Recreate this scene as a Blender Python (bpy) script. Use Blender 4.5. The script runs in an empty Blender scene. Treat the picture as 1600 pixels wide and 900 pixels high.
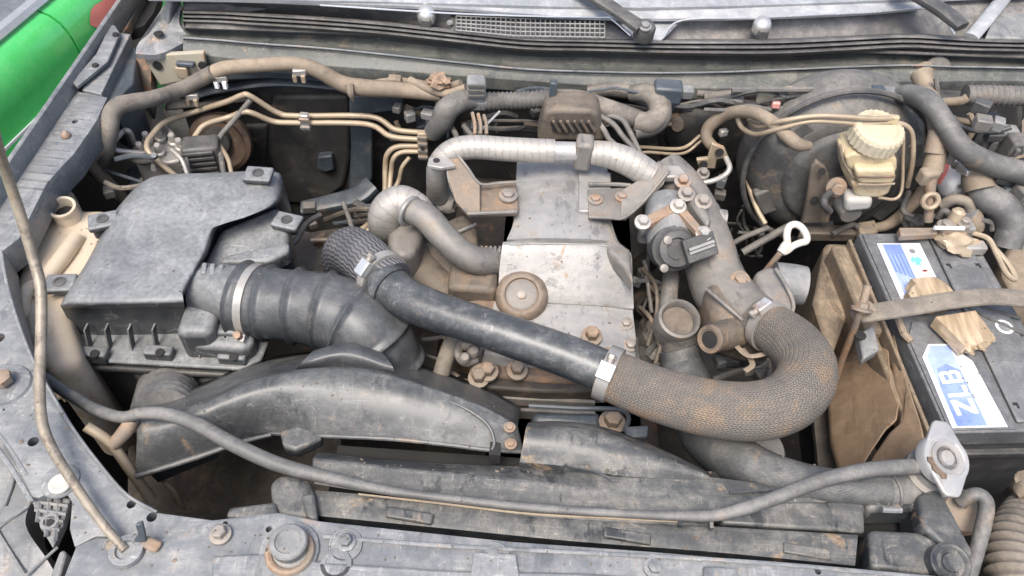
import bpy, bmesh, math, random
from mathutils import Vector as V, Matrix
random.seed(7)
SC = bpy.context.scene
COL = SC.collection
R = math.radians
# ------------------------------------------------------------------ camera, sky, sun, exposure
F = 1256.0                      # focal length in pixels of the 1600 px wide photograph
CAM = V((0, 0, 0.80))           # z = 0 is the level of the bonnet shut line, the ground is at -0.95
PITCH, ROLL = R(50), R(4.0)
FWD = V((0, math.cos(PITCH), -math.sin(PITCH)))
r0, u0 = V((1, 0, 0)), V((0, math.sin(PITCH), math.cos(PITCH)))
RT = r0 * math.cos(ROLL) + u0 * math.sin(ROLL)
UP = u0 * math.cos(ROLL) - r0 * math.sin(ROLL)
cd = bpy.data.cameras.new('camera'); cam = bpy.data.objects.new('camera', cd); COL.objects.link(cam)
cd.sensor_width = 36; cd.lens = 36 * F / 1600; cd.clip_start = 0.02; cd.clip_end = 400
cam.matrix_world = Matrix((( RT.x, UP.x, -FWD.x, CAM.x), (RT.y, UP.y, -FWD.y, CAM.y), (RT.z, UP.z, -FWD.z, CAM.z), (0, 0, 0, 1)))
SC.camera = cam
SUN_EL, SUN_AZ = R(64), R(200)   # azimuth clockwise from +Y: light comes from in front of the car, a little to the left
w = bpy.data.worlds.new('World'); SC.world = w; w.use_nodes = True
nt = w.node_tree; bg = nt.nodes['Background']; bg.inputs[1].default_value = 0.13
sky = nt.nodes.new('ShaderNodeTexSky'); sky.sky_type = 'NISHITA'; sky.sun_disc = False
sky.sun_elevation = SUN_EL; sky.sun_rotation = SUN_AZ; sky.dust_density = 4.0; sky.air_density = 1.0; sky.ozone_density = 1.0
nt.links.new(sky.outputs[0], bg.inputs[0])
sl = bpy.data.lights.new('sun', 'SUN'); sl.energy = 1.7; sl.angle = R(24); sl.color = (1, .955, .89)
so = bpy.data.objects.new('sun', sl); COL.objects.link(so)
sdir = V((math.sin(SUN_AZ) * math.cos(SUN_EL), math.cos(SUN_AZ) * math.cos(SUN_EL), math.sin(SUN_EL)))
so.rotation_euler = sdir.to_track_quat('Z', 'Y').to_euler(); so.location = sdir * 20
SC.view_settings.view_transform = 'Standard'; SC.view_settings.look = 'None'
SC.view_settings.exposure = .98; SC.view_settings.gamma = 1.0
SC.cycles.max_bounces = 8; SC.cycles.use_denoising = True

# ------------------------------------------------------------------ pixel -> place helpers
def W(p):
    """A point seen at photo pixel (x, y): at height z when the third value is < 0.5, else on the plane Y = third value."""
    if isinstance(p, V): return p
    x, y, q = p[0], p[1], p[2]
    d = FWD + RT * ((x - 800) / F) - UP * ((y - 450) / F)
    t = (q - CAM.z) / d.z if q < 0.5 else q / d.y
    return CAM + d * t
def M_PX(p, n):                 # n photo pixels at the place p, in metres
    return n * (W(p) - CAM).dot(FWD) / F

# ------------------------------------------------------------------ mesh builder
class MB:
    def __init__(s): s.v = []; s.f = []; s.uv = []
    def add(s, vs, fs, uvs=None):
        n = len(s.v); s.v += [V(v) for v in vs]
        for i, f in enumerate(fs):
            s.f.append([n + k for k in f]); s.uv.append(uvs[i] if uvs else [(0, 0)] * len(f))
        return s
    def build(s, name, m, parent=None, bevel=0, seg=2, solid=0, sub=0, ang=38, weld=False):
        c = V((0, 0, 0))
        for v in s.v: c += v
        c /= max(1, len(s.v))
        me = bpy.data.meshes.new(name); me.from_pydata([v - c for v in s.v], [], s.f)
        if any(any(q != (0, 0) for q in u) for u in s.uv):
            l = me.uv_layers.new(name='UVMap'); k = 0
            for u in s.uv:
                for q in u: l.data[k].uv = q; k += 1
        me.validate(clean_customdata=False)
        bm = bmesh.new(); bm.from_mesh(me)
        if weld: bmesh.ops.remove_doubles(bm, verts=bm.verts, dist=1e-5)
        bmesh.ops.recalc_face_normals(bm, faces=bm.faces); bm.to_mesh(me); bm.free()
        me.shade_smooth(); me.set_sharp_from_angle(angle=R(ang))
        if m: me.materials.append(m)
        o = bpy.data.objects.new(name, me); COL.objects.link(o)
        if parent is not None: o.parent = parent; o.location = c - wl(parent)
        else: o.location = c
        if solid: md = o.modifiers.new('solid', 'SOLIDIFY'); md.thickness = solid; md.offset = -1
        if bevel:
            md = o.modifiers.new('bevel', 'BEVEL'); md.width = bevel; md.segments = seg; md.limit_method = 'ANGLE'; md.angle_limit = R(28)
            md.harden_normals = False
        if sub: md = o.modifiers.new('sub', 'SUBSURF'); md.levels = sub; md.render_levels = sub
        return o
def wl(o):
    p = V((0, 0, 0))
    while o is not None: p += o.location; o = o.parent
    return p

def cr(a, b, c, d, t):          # Catmull-Rom
    return 0.5 * ((2 * b) + (c - a) * t + (2 * a - 5 * b + 4 * c - d) * t * t + (3 * b - a - 3 * c + d) * t ** 3)
def spline(pts, n):             # pts: list of tuples of (Vector, number, number ...)
    if len(pts) == 2 or n <= 1:
        if n <= 1: return pts
    out = []; N = len(pts)
    for i in range(N - 1):
        P = [pts[max(0, i - 1)], pts[i], pts[i + 1], pts[min(N - 1, i + 2)]]
        if i == 0: P[0] = tuple(2 * pts[0][k] - pts[1][k] for k in range(len(pts[0])))
        if i == N - 2: P[3] = tuple(2 * pts[-1][k] - pts[-2][k] for k in range(len(pts[0])))
        for j in range(n):
            t = j / n; out.append(tuple(cr(P[0][k], P[1][k], P[2][k], P[3][k], t) for k in range(len(P[0]))))
    out.append(tuple(pts[-1])); return out
def resample(pts, step):
    L = [0.0]
    for a, b in zip(pts, pts[1:]): L.append(L[-1] + (b[0] - a[0]).length)
    n = max(2, int(L[-1] / step)); out = []; j = 0
    for i in range(n + 1):
        s = L[-1] * i / n
        while j < len(L) - 2 and L[j + 1] < s: j += 1
        t = (s - L[j]) / max(1e-9, L[j + 1] - L[j])
        out.append(tuple(a + (b - a) * t for a, b in zip(pts[j], pts[j + 1])))
    return out, L[-1]
def tube_w(mb, pts, seg=14, cap=True, flat=1.0, sq=1.0, up=None, ribs=None, hollow=0):
    """pts: [(Vector, radius)]; ribs = list of (pitch, amplitude, sharpness); flat = height / width against 'up'."""
    if ribs:
        pts, L = resample(pts, min(r[0] / (22 if r[2] > 4 else 6) for r in ribs))
        q = []; s = 0
        for i, (p, r) in enumerate(pts):
            if i: s += (p - pts[i - 1][0]).length
            dr = 0
            for pi, am, sh in ribs: dr += am * (0.5 + 0.5 * math.cos(2 * math.pi * s / pi)) ** sh
            q.append((p, r + dr))
        pts = q
    n = len(pts); T = []
    for i in range(n):
        a = pts[max(0, i - 1)][0]; b = pts[min(n - 1, i + 1)][0]; d = (b - a)
        T.append(d.normalized() if d.length > 1e-9 else (T[-1] if T else V((0, 0, 1))))
    side = T[0].cross(up or V((0, 0, 1)))
    if side.length < 1e-3: side = T[0].cross(V((0, 1, 0)))
    side.normalize(); vs = []; us = [0.0]
    for i in range(n):
        if up is not None:
            sd = T[i].cross(up); side = sd.normalized() if sd.length > 1e-3 else side
        else:
            side = (side - T[i] * side.dot(T[i])).normalized()
        nn = side.cross(T[i]).normalized(); r = pts[i][1]
        if i: us.append(us[-1] + (pts[i][0] - pts[i - 1][0]).length)
        for k in range(seg):
            a = 2 * math.pi * k / seg; c, s_ = math.cos(a), math.sin(a)
            if sq != 1: c = math.copysign(abs(c) ** sq, c); s_ = math.copysign(abs(s_) ** sq, s_)
            vs.append(pts[i][0] + side * (c * r) + nn * (s_ * r * flat))
    fs = []; uv = []
    for i in range(n - 1):
        for k in range(seg):
            k2 = (k + 1) % seg
            fs.append([i * seg + k, i * seg + k2, (i + 1) * seg + k2, (i + 1) * seg + k])
            uv.append([(us[i], k / seg), (us[i], (k + 1) / seg), (us[i + 1], (k + 1) / seg), (us[i + 1], k / seg)])
    if cap:
        for e in (0, n - 1):
            fs.append([e * seg + k for k in range(seg)]); uv.append([(us[e] + 1e-4, .5)] * seg)
    mb.add(vs, fs, uv); return pts
def path(px, w=None, n=8):
    """[(x, y, z[, width_px])] -> smoothed [(Vector, radius)]"""
    P = []
    for p in px:
        wd = p[3] if len(p) > 3 else w
        P.append((W(p[:3]), M_PX(p[:3], wd) / 2))
    return spline(P, n)
def T(px, w=None, n=8, mb=None, **k):
    mb = mb or MB(); tube_w(mb, path(px, w, n), **k); return mb
def prism(mb, pts, depth, d=None):
    """pts: outline (pixels with height, or Vectors); depth along d (default straight down)"""
    P = [W(p) for p in pts]; d = (d or V((0, 0, -1))) * depth; n = len(P)
    mb.add(P + [p + d for p in P], [list(range(n)), list(range(2 * n - 1, n - 1, -1))] + [[i, n + i, n + (i + 1) % n, (i + 1) % n] for i in range(n)])
    return mb
def PR(pts, depth, d=None, z=None):
    if z is not None: pts = [(p[0], p[1], z) for p in pts]
    return prism(MB(), pts, depth, d)
def patch(rows, nu=6, nv=6, skirt=0, mb=None):
    """smooth surface through rows of points; skirt = a wall hung down from its rim"""
    mb = mb or MB(); G = [[(W(p),) for p in r] for r in rows]
    A = [spline(r, nu) for r in G]; m = len(A[0])
    Cc = [spline([A[i][j] for i in range(len(A))], nv) for j in range(m)]; n = len(Cc[0])
    vs = [Cc[j][i][0] for i in range(n) for j in range(m)]
    fs = [[i * m + j, i * m + j + 1, (i + 1) * m + j + 1, (i + 1) * m + j] for i in range(n - 1) for j in range(m - 1)]
    if skirt:
        rim = [j for j in range(m)] + [i * m + m - 1 for i in range(1, n)] + [(n - 1) * m + j for j in range(m - 2, -1, -1)] + [i * m for i in range(n - 2, 0, -1)]
        b = len(vs); vs += [vs[k] - V((0, 0, skirt)) for k in rim]; k = len(rim)
        fs += [[rim[i], rim[(i + 1) % k], b + (i + 1) % k, b + i] for i in range(k)]; fs.append([b + i for i in range(k)])
    mb.add(vs, fs); return mb
def axes(a):
    a = a.normalized(); s = a.cross(V((0, 0, 1)))
    if s.length < 1e-3: s = V((1, 0, 0))
    s.normalize(); return a, s, a.cross(s).normalized()
def lathe(c, ax, prof, seg=24, mb=None, knurl=0, kn=0):
    """prof: [(radius, height along ax)]"""
    mb = mb or MB(); c = W(c); a, s, t = axes(ax); n = len(prof); vs = []
    for r, h in prof:
        for k in range(seg):
            an = 2 * math.pi * k / seg; rr = r * (1 + (knurl if kn and k % 2 else 0))
            vs.append(c + a * h + s * (math.cos(an) * rr) + t * (math.sin(an) * rr))
    fs = [[i * seg + k, i * seg + (k + 1) % seg, (i + 1) * seg + (k + 1) % seg, (i + 1) * seg + k] for i in range(n - 1) for k in range(seg)]
    fs += [[k for k in range(seg)], [(n - 1) * seg + k for k in range(seg)]]
    mb.add(vs, fs); return mb
def box(c, ex, ey, ez, mb=None):
    mb = mb or MB(); c = W(c); P = [c + ex * i + ey * j + ez * k for k in (-1, 1) for j in (-1, 1) for i in (-1, 1)]
    mb.add(P, [[0, 1, 3, 2], [4, 5, 7, 6], [0, 1, 5, 4], [2, 3, 7, 6], [0, 2, 6, 4], [1, 3, 7, 5]]); return mb
def bx(c, sx, sy, sz, rot=0, mb=None, tilt=0):
    m = Matrix.Rotation(rot, 3, 'Z') @ Matrix.Rotation(tilt, 3, 'X')
    return box(c, m @ V((sx / 2, 0, 0)), m @ V((0, sy / 2, 0)), m @ V((0, 0, sz / 2)), mb)
def ring(c, ax, Rm, r, seg=28, s2=8, mb=None):
    mb = mb or MB(); c = W(c); a, s, t = axes(ax); vs = []; fs = []
    for i in range(seg):
        an = 2 * math.pi * i / seg; d = s * math.cos(an) + t * math.sin(an)
        for k in range(s2):
            b = 2 * math.pi * k / s2; vs.append(c + d * (Rm + r * math.cos(b)) + a * (r * math.sin(b)))
    for i in range(seg):
        for k in range(s2):
            i2, k2 = (i + 1) % seg, (k + 1) % s2; fs.append([i * s2 + k, i2 * s2 + k, i2 * s2 + k2, i * s2 + k2])
    mb.add(vs, fs); return mb
def blob(c, rx, ry, rz, mb=None, amp=0.25, seed=0, n=3):
    mb = mb or MB(); c = W(c); bm = bmesh.new(); bmesh.ops.create_icosphere(bm, subdivisions=n, radius=1)
    from mathutils import noise
    vs = []
    for v in bm.verts:
        k = 1 + amp * noise.noise(v.co * 1.7 + V((seed * 3.1, seed, 0))) + amp * .5 * noise.noise(v.co * 4 + V((seed, 0, seed * 7)))
        vs.append(c + V((v.co.x * rx * k, v.co.y * ry * k, v.co.z * rz * k)))
    mb.add(vs, [[v.index for v in f.verts] for f in bm.faces]); bm.free(); return mb
def hexbolt(c, r, h, ax=V((0, 0, 1)), mb=None, washer=True):
    mb = mb or MB()
    if washer: lathe(c, ax, [(r * 1.55, -0.001), (r * 1.55, h * .25), (r * 1.2, h * .3)], 18, mb)
    a = ax.normalized()
    lathe(W(c) + a * h * .28, ax, [(r, 0), (r, h * .65), (r * .8, h * .75)], 6, mb); return mb
def cut(o, mbs):                # real holes: boolean difference, applied
    for i, mb in enumerate(mbs):
        c = mb.build('cutter', None)
        md = o.modifiers.new('hole', 'BOOLEAN'); md.operation = 'DIFFERENCE'; md.solver = 'EXACT'; md.object = c
        bpy.context.view_layer.update()
        dg = bpy.context.evaluated_depsgraph_get(); me = bpy.data.meshes.new_from_object(o.evaluated_get(dg))
        o.modifiers.clear(); o.data = me; bpy.data.objects.remove(c)
    o.data.set_sharp_from_angle(angle=R(38)); return o
# ------------------------------------------------------------------ naming
def tag(o, label=None, cat=None, group=None, kind=None):
    if label: o['label'] = label
    if cat: o['category'] = cat
    if group: o['group'] = group
    if kind: o['kind'] = kind
    return o
def TH(name, at, label, cat, group=None):
    o = bpy.data.objects.new(name, None); COL.objects.link(o); o.location = W(at); o.empty_display_size = .02
    return tag(o, label, cat, group)

# ------------------------------------------------------------------ materials
def M(name, base, base2=None, dust=(.30, .265, .22), da=.35, rough=.5, metal=0, rust=0, rustc=(.23, .085, .03), bump=.35, fine=1.0, speck=.25, kind=None, sub=0, up=.6, spec=.5, sc=1.0, stain=0, scr=0, soft=1.0, coat=0, streak=0):
    scr *= .45
    m = bpy.data.materials.new(name); m.use_nodes = True; N = m.node_tree.nodes; L = m.node_tree.links
    b = N['Principled BSDF']
    def nd(t, **k):
        n = N.new(t)
        for a, v in k.items(): setattr(n, a, v)
        return n
    def mth(op, a, c=None, d=None):
        n = nd('ShaderNodeMath', operation=op)
        for i, q in enumerate((a, c, d)):
            if q is None: continue
            if hasattr(q, 'links'): L.new(q, n.inputs[i])
            else: n.inputs[i].default_value = q
        n.use_clamp = op in ('MULTIPLY_ADD',); return n.outputs[0]
    def mr(x, lo, hi, a=0., c=1.):
        n = nd('ShaderNodeMapRange'); n.interpolation_type = 'SMOOTHSTEP'; L.new(x, n.inputs[0])
        for i, q in enumerate((lo, hi, a, c)): n.inputs[i + 1].default_value = q
        return n.outputs[0]
    def mix(f, a, c):
        n = nd('ShaderNodeMix', data_type='RGBA')
        if hasattr(f, 'links'): L.new(f, n.inputs[0])
        else: n.inputs[0].default_value = f
        for i, q in ((6, a), (7, c)):
            if hasattr(q, 'links'): L.new(q, n.inputs[i])
            else: n.inputs[i].default_value = (*q, 1)
        return n.outputs[2]
    tc = nd('ShaderNodeTexCoord'); oi = nd('ShaderNodeObjectInfo')
    ad = nd('ShaderNodeVectorMath', operation='ADD'); L.new(tc.outputs['Object'], ad.inputs[0])
    cx = nd('ShaderNodeCombineXYZ'); k = mth('MULTIPLY', oi.outputs['Random'], 37.0)
    for i in range(3): L.new(k, cx.inputs[i])
    L.new(cx.outputs[0], ad.inputs[1]); co = ad.outputs[0]
    def noi(s, det=6, ro=.6, dist=0.):
        n = nd('ShaderNodeTexNoise'); L.new(co, n.inputs['Vector']); n.inputs['Scale'].default_value = s * sc
        n.inputs['Detail'].default_value = det; n.inputs['Roughness'].default_value = ro; n.inputs['Distortion'].default_value = dist; return n.outputs[0]
    def noi2(vec, s=1., det=5, ro=.62, rot=(.4, .3, .9)):
        mp = nd('ShaderNodeMapping'); L.new(co, mp.inputs[0]); mp.inputs['Scale'].default_value = vec; mp.inputs['Rotation'].default_value = rot
        n = nd('ShaderNodeTexNoise'); L.new(mp.outputs[0], n.inputs['Vector']); n.inputs['Scale'].default_value = s * sc
        n.inputs['Detail'].default_value = det; n.inputs['Roughness'].default_value = ro; return n.outputs[0]
    n1 = noi(8, 9, .66, .5); n2 = noi(30, 12, .74, .4); n3 = noi(260, 3, .6); n4 = noi2((7, 60, 45) if streak else (9, 70, 60), rot=(0, 0, .12) if streak else (.4, .3, .9))
    base2 = base2 or tuple(c * 1.5 for c in base)
    col = mix(mr(mth('ADD', mth('MULTIPLY', n1, .8), mth('MULTIPLY', n4, .2)), .36, .64), base, base2)
    if rust:
        rf = mth('MULTIPLY', mr(mth('ADD', mth('MULTIPLY', n1, .55), mth('MULTIPLY', n2, .45)), .585 - .2 * rust, .66 - .15 * rust), .85)
        col = mix(rf, col, mix(mr(n3, .35, .65), rustc, tuple(c * 1.7 for c in rustc)))
    g = nd('ShaderNodeNewGeometry'); sx = nd('ShaderNodeSeparateXYZ'); L.new(g.outputs['Normal'], sx.inputs[0])
    upf = mr(sx.outputs[2], -.3, .85, 1 - up, 1.0)  # dust on upward faces; also lightens tops over sides like overhead light
    blot = mth('ADD', mth('ADD', mth('MULTIPLY', n1, .46 - .26 * streak), mth('MULTIPLY', n2, .40 - .1 * streak)), mth('MULTIPLY', n4, .14 + .36 * streak))
    df = mth('MULTIPLY', mr(blot, .56 - .22 * da - soft * .05, .68 - .18 * da + soft * .05, da * (.32 + .18 * soft), min(1, da * (1.35 - .12 * soft))), upf)
    df = mth('MULTIPLY', df, mr(n3, .25, .7, .72, 1.1)); df = mth('MINIMUM', df, 1.0)
    col = mix(df, col, mix(mr(n2, .4, .6), dust, tuple(min(1, c * 1.3) for c in dust)))
    if stain:                    # small sharp edged patches of dried mud
        n5 = noi(17, 8, .7, .8); sf = mth('MULTIPLY', mr(mth('ADD', mth('MULTIPLY', n5, .7), mth('MULTIPLY', n2, .3)), .565, .64), stain)
        col = mix(sf, col, mix(mr(n3, .3, .7), (.215, .14, .08), (.37, .27, .17)))
        n6 = noi2((21, 8, 40), 1.1, 8, .7); col = mix(mth('MULTIPLY', mr(n6, .56, .62), stain * .8), col, tuple(c * .55 for c in base))
    if scr:                      # hairline scratches and wipe marks
        for vec in ((4, 95, 30), (70, 6, 40)):
            q = mth('ABSOLUTE', mth('SUBTRACT', noi2(vec, 1., 2, .5), .5)); q = mth('MULTIPLY', mr(q, .0, .010, 1., 0.), mr(n2, .46, .60, 0., scr)); col = mix(q, col, tuple(min(1, c * 1.5) for c in dust))
    if speck:
        vo = nd('ShaderNodeTexVoronoi'); L.new(co, vo.inputs['Vector']); vo.inputs['Scale'].default_value = 150
        sp = mth('MULTIPLY', mth('LESS_THAN', vo.outputs['Distance'], .13), mr(n2, .53, .60, 0, speck)); col = mix(sp, col, tuple(min(1, c * 1.9) for c in dust))
    h = mth('ADD', mth('MULTIPLY', n2, .8), mth('MULTIPLY', n3, .12 * fine))
    uvn = nd('ShaderNodeUVMap'); us = nd('ShaderNodeSeparateXYZ'); L.new(uvn.outputs[0], us.inputs[0]); u_, v_ = us.outputs[0], us.outputs[1]
    if kind == 'braid':          # herringbone weave along the hose
        ph = mth('ADD', mth('MULTIPLY', u_, 235.), mth('MULTIPLY', mth('PINGPONG', mth('MULTIPLY', v_, 38.), .5), 1.7))
        s = mth('ABSOLUTE', mth('SINE', mth('MULTIPLY', ph, math.pi)))
        gr = mth('PINGPONG', mth('MULTIPLY', v_, 76.), .5)
        s = mth('MULTIPLY', s, mr(gr, 0., .3, .35, 1.))
        h = mth('ADD', mth('MULTIPLY', h, .5), mth('MULTIPLY', s, .9)); bump = max(bump, .8)
        col = mix(mr(s, .15, .85), mix(.45, col, (.02, .018, .016)), col)
    elif kind == 'weave':        # faint cross ply on a rubber hose
        ph = mth('ADD', mth('MULTIPLY', u_, 130.), mth('MULTIPLY', mth('PINGPONG', mth('MULTIPLY', v_, 20.), .5), 2.))
        s = mth('ABSOLUTE', mth('SINE', mth('MULTIPLY', ph, math.pi))); h = mth('ADD', h, mth('MULTIPLY', s, .35))
    elif kind == 'knit':         # fine raised cords running along the hose
        s = mth('ABSOLUTE', mth('SINE', mth('ADD', mth('MULTIPLY', v_, 34 * math.pi), mth('MULTIPLY', mth('SINE', mth('MULTIPLY', u_, 420)), .5))))
        h = mth('ADD', mth('MULTIPLY', h, .4), mth('MULTIPLY', s, 1.0)); bump = max(bump, .8)
        col = mix(mr(s, .1, .8), mix(.5, col, (.01, .01, .012)), col)
    elif kind == 'wrap':         # heat tape wound round a pipe
        s = mth('FRACT', mth('ADD', mth('MULTIPLY', u_, 95.), mth('ADD', v_, mth('MULTIPLY', n2, .9))))
        h = mth('ADD', mth('MULTIPLY', h, .6), mth('MULTIPLY', s, .8)); bump = max(bump, .8)
        col = mix(mth('MULTIPLY', mr(s, .0, .25, 1., 0.), .35), col, tuple(c * .45 for c in base))
    elif kind == 'tape':         # cloth harness tape
        s = mth('FRACT', mth('ADD', mth('MULTIPLY', u_, 55.), v_)); h = mth('ADD', mth('MULTIPLY', h, .7), mth('MULTIPLY', s, .35))
    elif kind == 'wood':
        mp = nd('ShaderNodeMapping'); L.new(co, mp.inputs[0]); mp.inputs['Scale'].default_value = (90, 14, 90); mp.inputs['Rotation'].default_value = (0, 0, .35)
        wn = nd('ShaderNodeTexNoise'); L.new(mp.outputs[0], wn.inputs['Vector']); wn.inputs['Scale'].default_value = 1; wn.inputs['Detail'].default_value = 5
        col = mix(mr(wn.outputs[0], .35, .62), col, tuple(c * .62 for c in base)); h = mth('ADD', h, wn.outputs[0])
    L.new(col, b.inputs['Base Color'])
    b.inputs['Metallic'].default_value = metal
    if metal: L.new(mth('MULTIPLY', mth('SUBTRACT', 1.0, df), metal), b.inputs['Metallic'])
    ro = mr(df, 0., 1., rough, min(.95, rough + .35)); ro = mth('ADD', ro, mth('MULTIPLY', mth('SUBTRACT', n2, .5), .25)); L.new(ro, b.inputs['Roughness'])
    b.inputs['Specular IOR Level'].default_value = spec
    if coat: b.inputs['Coat Weight'].default_value = coat; b.inputs['Coat Roughness'].default_value = .06
    if sub: b.inputs['Subsurface Weight'].default_value = sub; b.inputs['Subsurface Radius'].default_value = (.02, .012, .006); b.inputs['Subsurface Scale'].default_value = .6
    bp = nd('ShaderNodeBump'); bp.inputs['Strength'].default_value = bump; bp.inputs['Distance'].default_value = .0022
    L.new(h, bp.inputs['Height']); L.new(bp.outputs[0], b.inputs['Normal'])
    return m
m_air   = M('airbox_plastic', (.021, .025, .030), (.031, .036, .042), (.35, .355, .35), .58, .36, bump=.05, speck=.10, stain=.20, scr=.8, up=1., soft=2.4, sc=.6)  # pale top dust also carries the sky reflection on the lid
m_duct  = M('duct_plastic', (.018, .023, .029), (.031, .037, .044), (.24, .232, .212), .46, .34, bump=.07, stain=.5, scr=.7, soft=1.4, up=1., sc=1.1)
m_shr   = M('shroud_plastic', (.022, .029, .037), (.044, .053, .063), (.27, .248, .21), .46, .36, bump=.14, speck=.3, stain=.85, scr=1., soft=.7, sc=1.2, up=.9, streak=.5)
m_rub   = M('rubber', (.045, .047, .050), (.075, .077, .080), (.29, .275, .25), .46, .48, bump=.2, speck=.15, scr=.3)
m_rubt  = M('dusty_rubber', (.075, .070, .064), (.125, .115, .10), (.28, .235, .18), .52, .6, bump=.2, stain=.35)
m_greyh = M('grey_hose', (.060, .060, .060), (.10, .10, .098), (.27, .255, .23), .46, .5, bump=.15, stain=.35, scr=.3, up=.9)
m_hosebl= M('intake_rubber', (.018, .022, .027), (.029, .034, .040), (.20, .20, .195), .40, .34, bump=.10, speck=.12, stain=.3, scr=.4, soft=2., sc=2.2, up=1.)
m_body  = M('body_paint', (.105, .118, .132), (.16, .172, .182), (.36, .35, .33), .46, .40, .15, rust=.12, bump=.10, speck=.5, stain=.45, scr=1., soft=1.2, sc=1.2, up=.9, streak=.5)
m_bodyd = M('blue_black_paint', (.032, .046, .062), (.055, .072, .088), (.23, .22, .20), .26, .42, bump=.12, stain=.25, scr=.4)  # dark blue-grey paint of the braces, ledge and small blocks
m_fire  = M('firewall_paint', (.018, .019, .021), (.036, .037, .038), (.15, .13, .105), .34, .55, bump=.3, stain=.3, scr=.3)
m_alu   = M('cast_aluminium', (.24, .237, .23), (.35, .345, .335), (.31, .28, .24), .40, .45, .4, rust=.2, rustc=(.20, .13, .08), bump=.6, speck=.5, stain=.6, scr=.6, sc=1.6)
m_castb = M('brown_casting', (.085, .074, .062), (.145, .125, .104), (.24, .19, .14), .46, .55, .2, rust=.25, rustc=(.15, .08, .045), bump=.6, stain=.6, sc=1.4)
m_trayt = M('tray_tan', (.095, .075, .055), (.145, .113, .08), (.30, .23, .155), .60, .6, rust=.2, rustc=(.20, .115, .055), bump=.3, stain=.6, scr=.6, sc=1.4)
m_castr = M('rust_stained_casting', (.15, .115, .088), (.22, .175, .138), (.27, .215, .16), .48, .55, .2, rust=.5, rustc=(.19, .105, .055), bump=.5, stain=.5, sc=1.6)
m_alub  = M('scraped_aluminium', (.28, .277, .27), (.40, .396, .388), (.31, .28, .24), .38, .46, .4, rust=.16, rustc=(.20, .135, .085), bump=.6, speck=.6, stain=.7, scr=1., sc=1.8)
m_clamp = M('clamp_band', (.40, .385, .36), (.50, .48, .45), (.36, .30, .23), .35, .35, .6, bump=.12, rust=.15, stain=.3)
m_alud  = M('dirty_aluminium', (.15, .146, .14), (.24, .232, .22), (.27, .235, .19), .46, .5, .35, rust=.22, rustc=(.16, .095, .055), bump=.5, stain=.65, sc=1.3)
m_tape  = M('heat_tape', (.36, .345, .32), (.47, .45, .42), (.34, .29, .235), .38, .45, .4, rust=.12, rustc=(.28, .2, .12), bump=.6, kind='wrap', stain=.25)
m_rust  = M('rusty_steel', (.20, .165, .135), (.28, .235, .19), (.31, .25, .185), .55, .6, .3, rust=.62, rustc=(.20, .095, .045), bump=.45, stain=.3)
m_rustd = M('dark_rust', (.10, .066, .048), (.15, .105, .078), (.24, .185, .13), .45, .65, .2, rust=.5, rustc=(.20, .095, .045), bump=.5, stain=.4)
m_steel = M('bright_steel', (.62, .61, .58), (.74, .73, .71), (.45, .38, .30), .25, .30, .75, bump=.12, rust=.1, stain=.15)
m_cap   = M('cap_metal', (.42, .415, .41), (.50, .495, .49), (.36, .32, .26), .34, .36, .5, bump=.12, stain=.35, scr=.5, sc=1.6)
m_bolt  = M('dull_bolt', (.23, .22, .21), (.33, .31, .29), (.32, .265, .20), .5, .45, .5, rust=.35, bump=.3)
m_cream = M('aged_tank_plastic', (.56, .475, .36), (.66, .58, .47), (.38, .28, .18), .42, .42, bump=.12, sub=.2, rust=.2, rustc=(.36, .22, .10), stain=.45, sc=1.4)
m_res   = M('reservoir_plastic', (.52, .43, .27), (.62, .54, .38), (.36, .25, .13), .42, .36, bump=.15, sub=.2, rust=.22, rustc=(.32, .18, .07), stain=.4, sc=1.6)
m_rcap  = M('reservoir_cap_plastic', (.52, .46, .33), (.62, .56, .43), (.36, .27, .16), .42, .4, bump=.15, stain=.4, sc=2.)
m_pipe  = M('plated_pipe', (.34, .27, .19), (.44, .36, .26), (.36, .29, .20), .45, .42, .3, rust=.15, bump=.2, stain=.3)
m_rod   = M('worn_rod', (.16, .135, .105), (.34, .295, .235), (.40, .34, .26), .45, .42, .4, rust=.15, bump=.2, stain=.6, scr=.5, sc=2.)
m_pipeg = M('zinc_pipe', (.40, .385, .36), (.50, .48, .45), (.36, .3, .22), .35, .38, .5, bump=.2, stain=.3)
m_harn  = M('harness_tape', (.060, .056, .052), (.105, .098, .09), (.29, .25, .20), .55, .72, bump=.4, kind='tape', stain=.3)
m_tanh  = M('tan_dusty_hose', (.145, .115, .085), (.215, .175, .13), (.32, .255, .185), .55, .7, bump=.35, kind='tape', stain=.35)
m_conv  = M('conduit', (.05, .05, .052), (.085, .085, .085), (.26, .235, .20), .5, .55, bump=.2, stain=.2)
m_braid = M('braided_hose', (.15, .138, .126), (.21, .195, .175), (.33, .275, .205), .46, .5, rust=.46, rustc=(.215, .125, .068), bump=.8, kind='braid', sc=1.0)
m_rhose = M('radiator_hose_rubber', (.034, .038, .042), (.058, .063, .067), (.24, .228, .205), .46, .42, bump=.3, kind='weave', stain=.35, up=.9)
m_knit  = M('cord_hose', (.055, .055, .066), (.095, .095, .11), (.26, .25, .23), .40, .6, kind='knit')
m_gun   = M('black_pipe', (.018, .023, .029), (.032, .039, .046), (.28, .275, .26), .34, .30, .2, bump=.06, speck=.2, scr=.8, stain=.22, up=.9, sc=1.8)
m_boost = M('booster_black', (.034, .037, .040), (.058, .061, .063), (.26, .24, .21), .52, .44, bump=.08, speck=.15, scr=.5, stain=.35, soft=1.5)
m_batt  = M('battery_case', (.050, .054, .060), (.072, .077, .084), (.28, .275, .265), .45, .38, bump=.08, stain=.2, scr=.6, soft=1.6)
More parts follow.
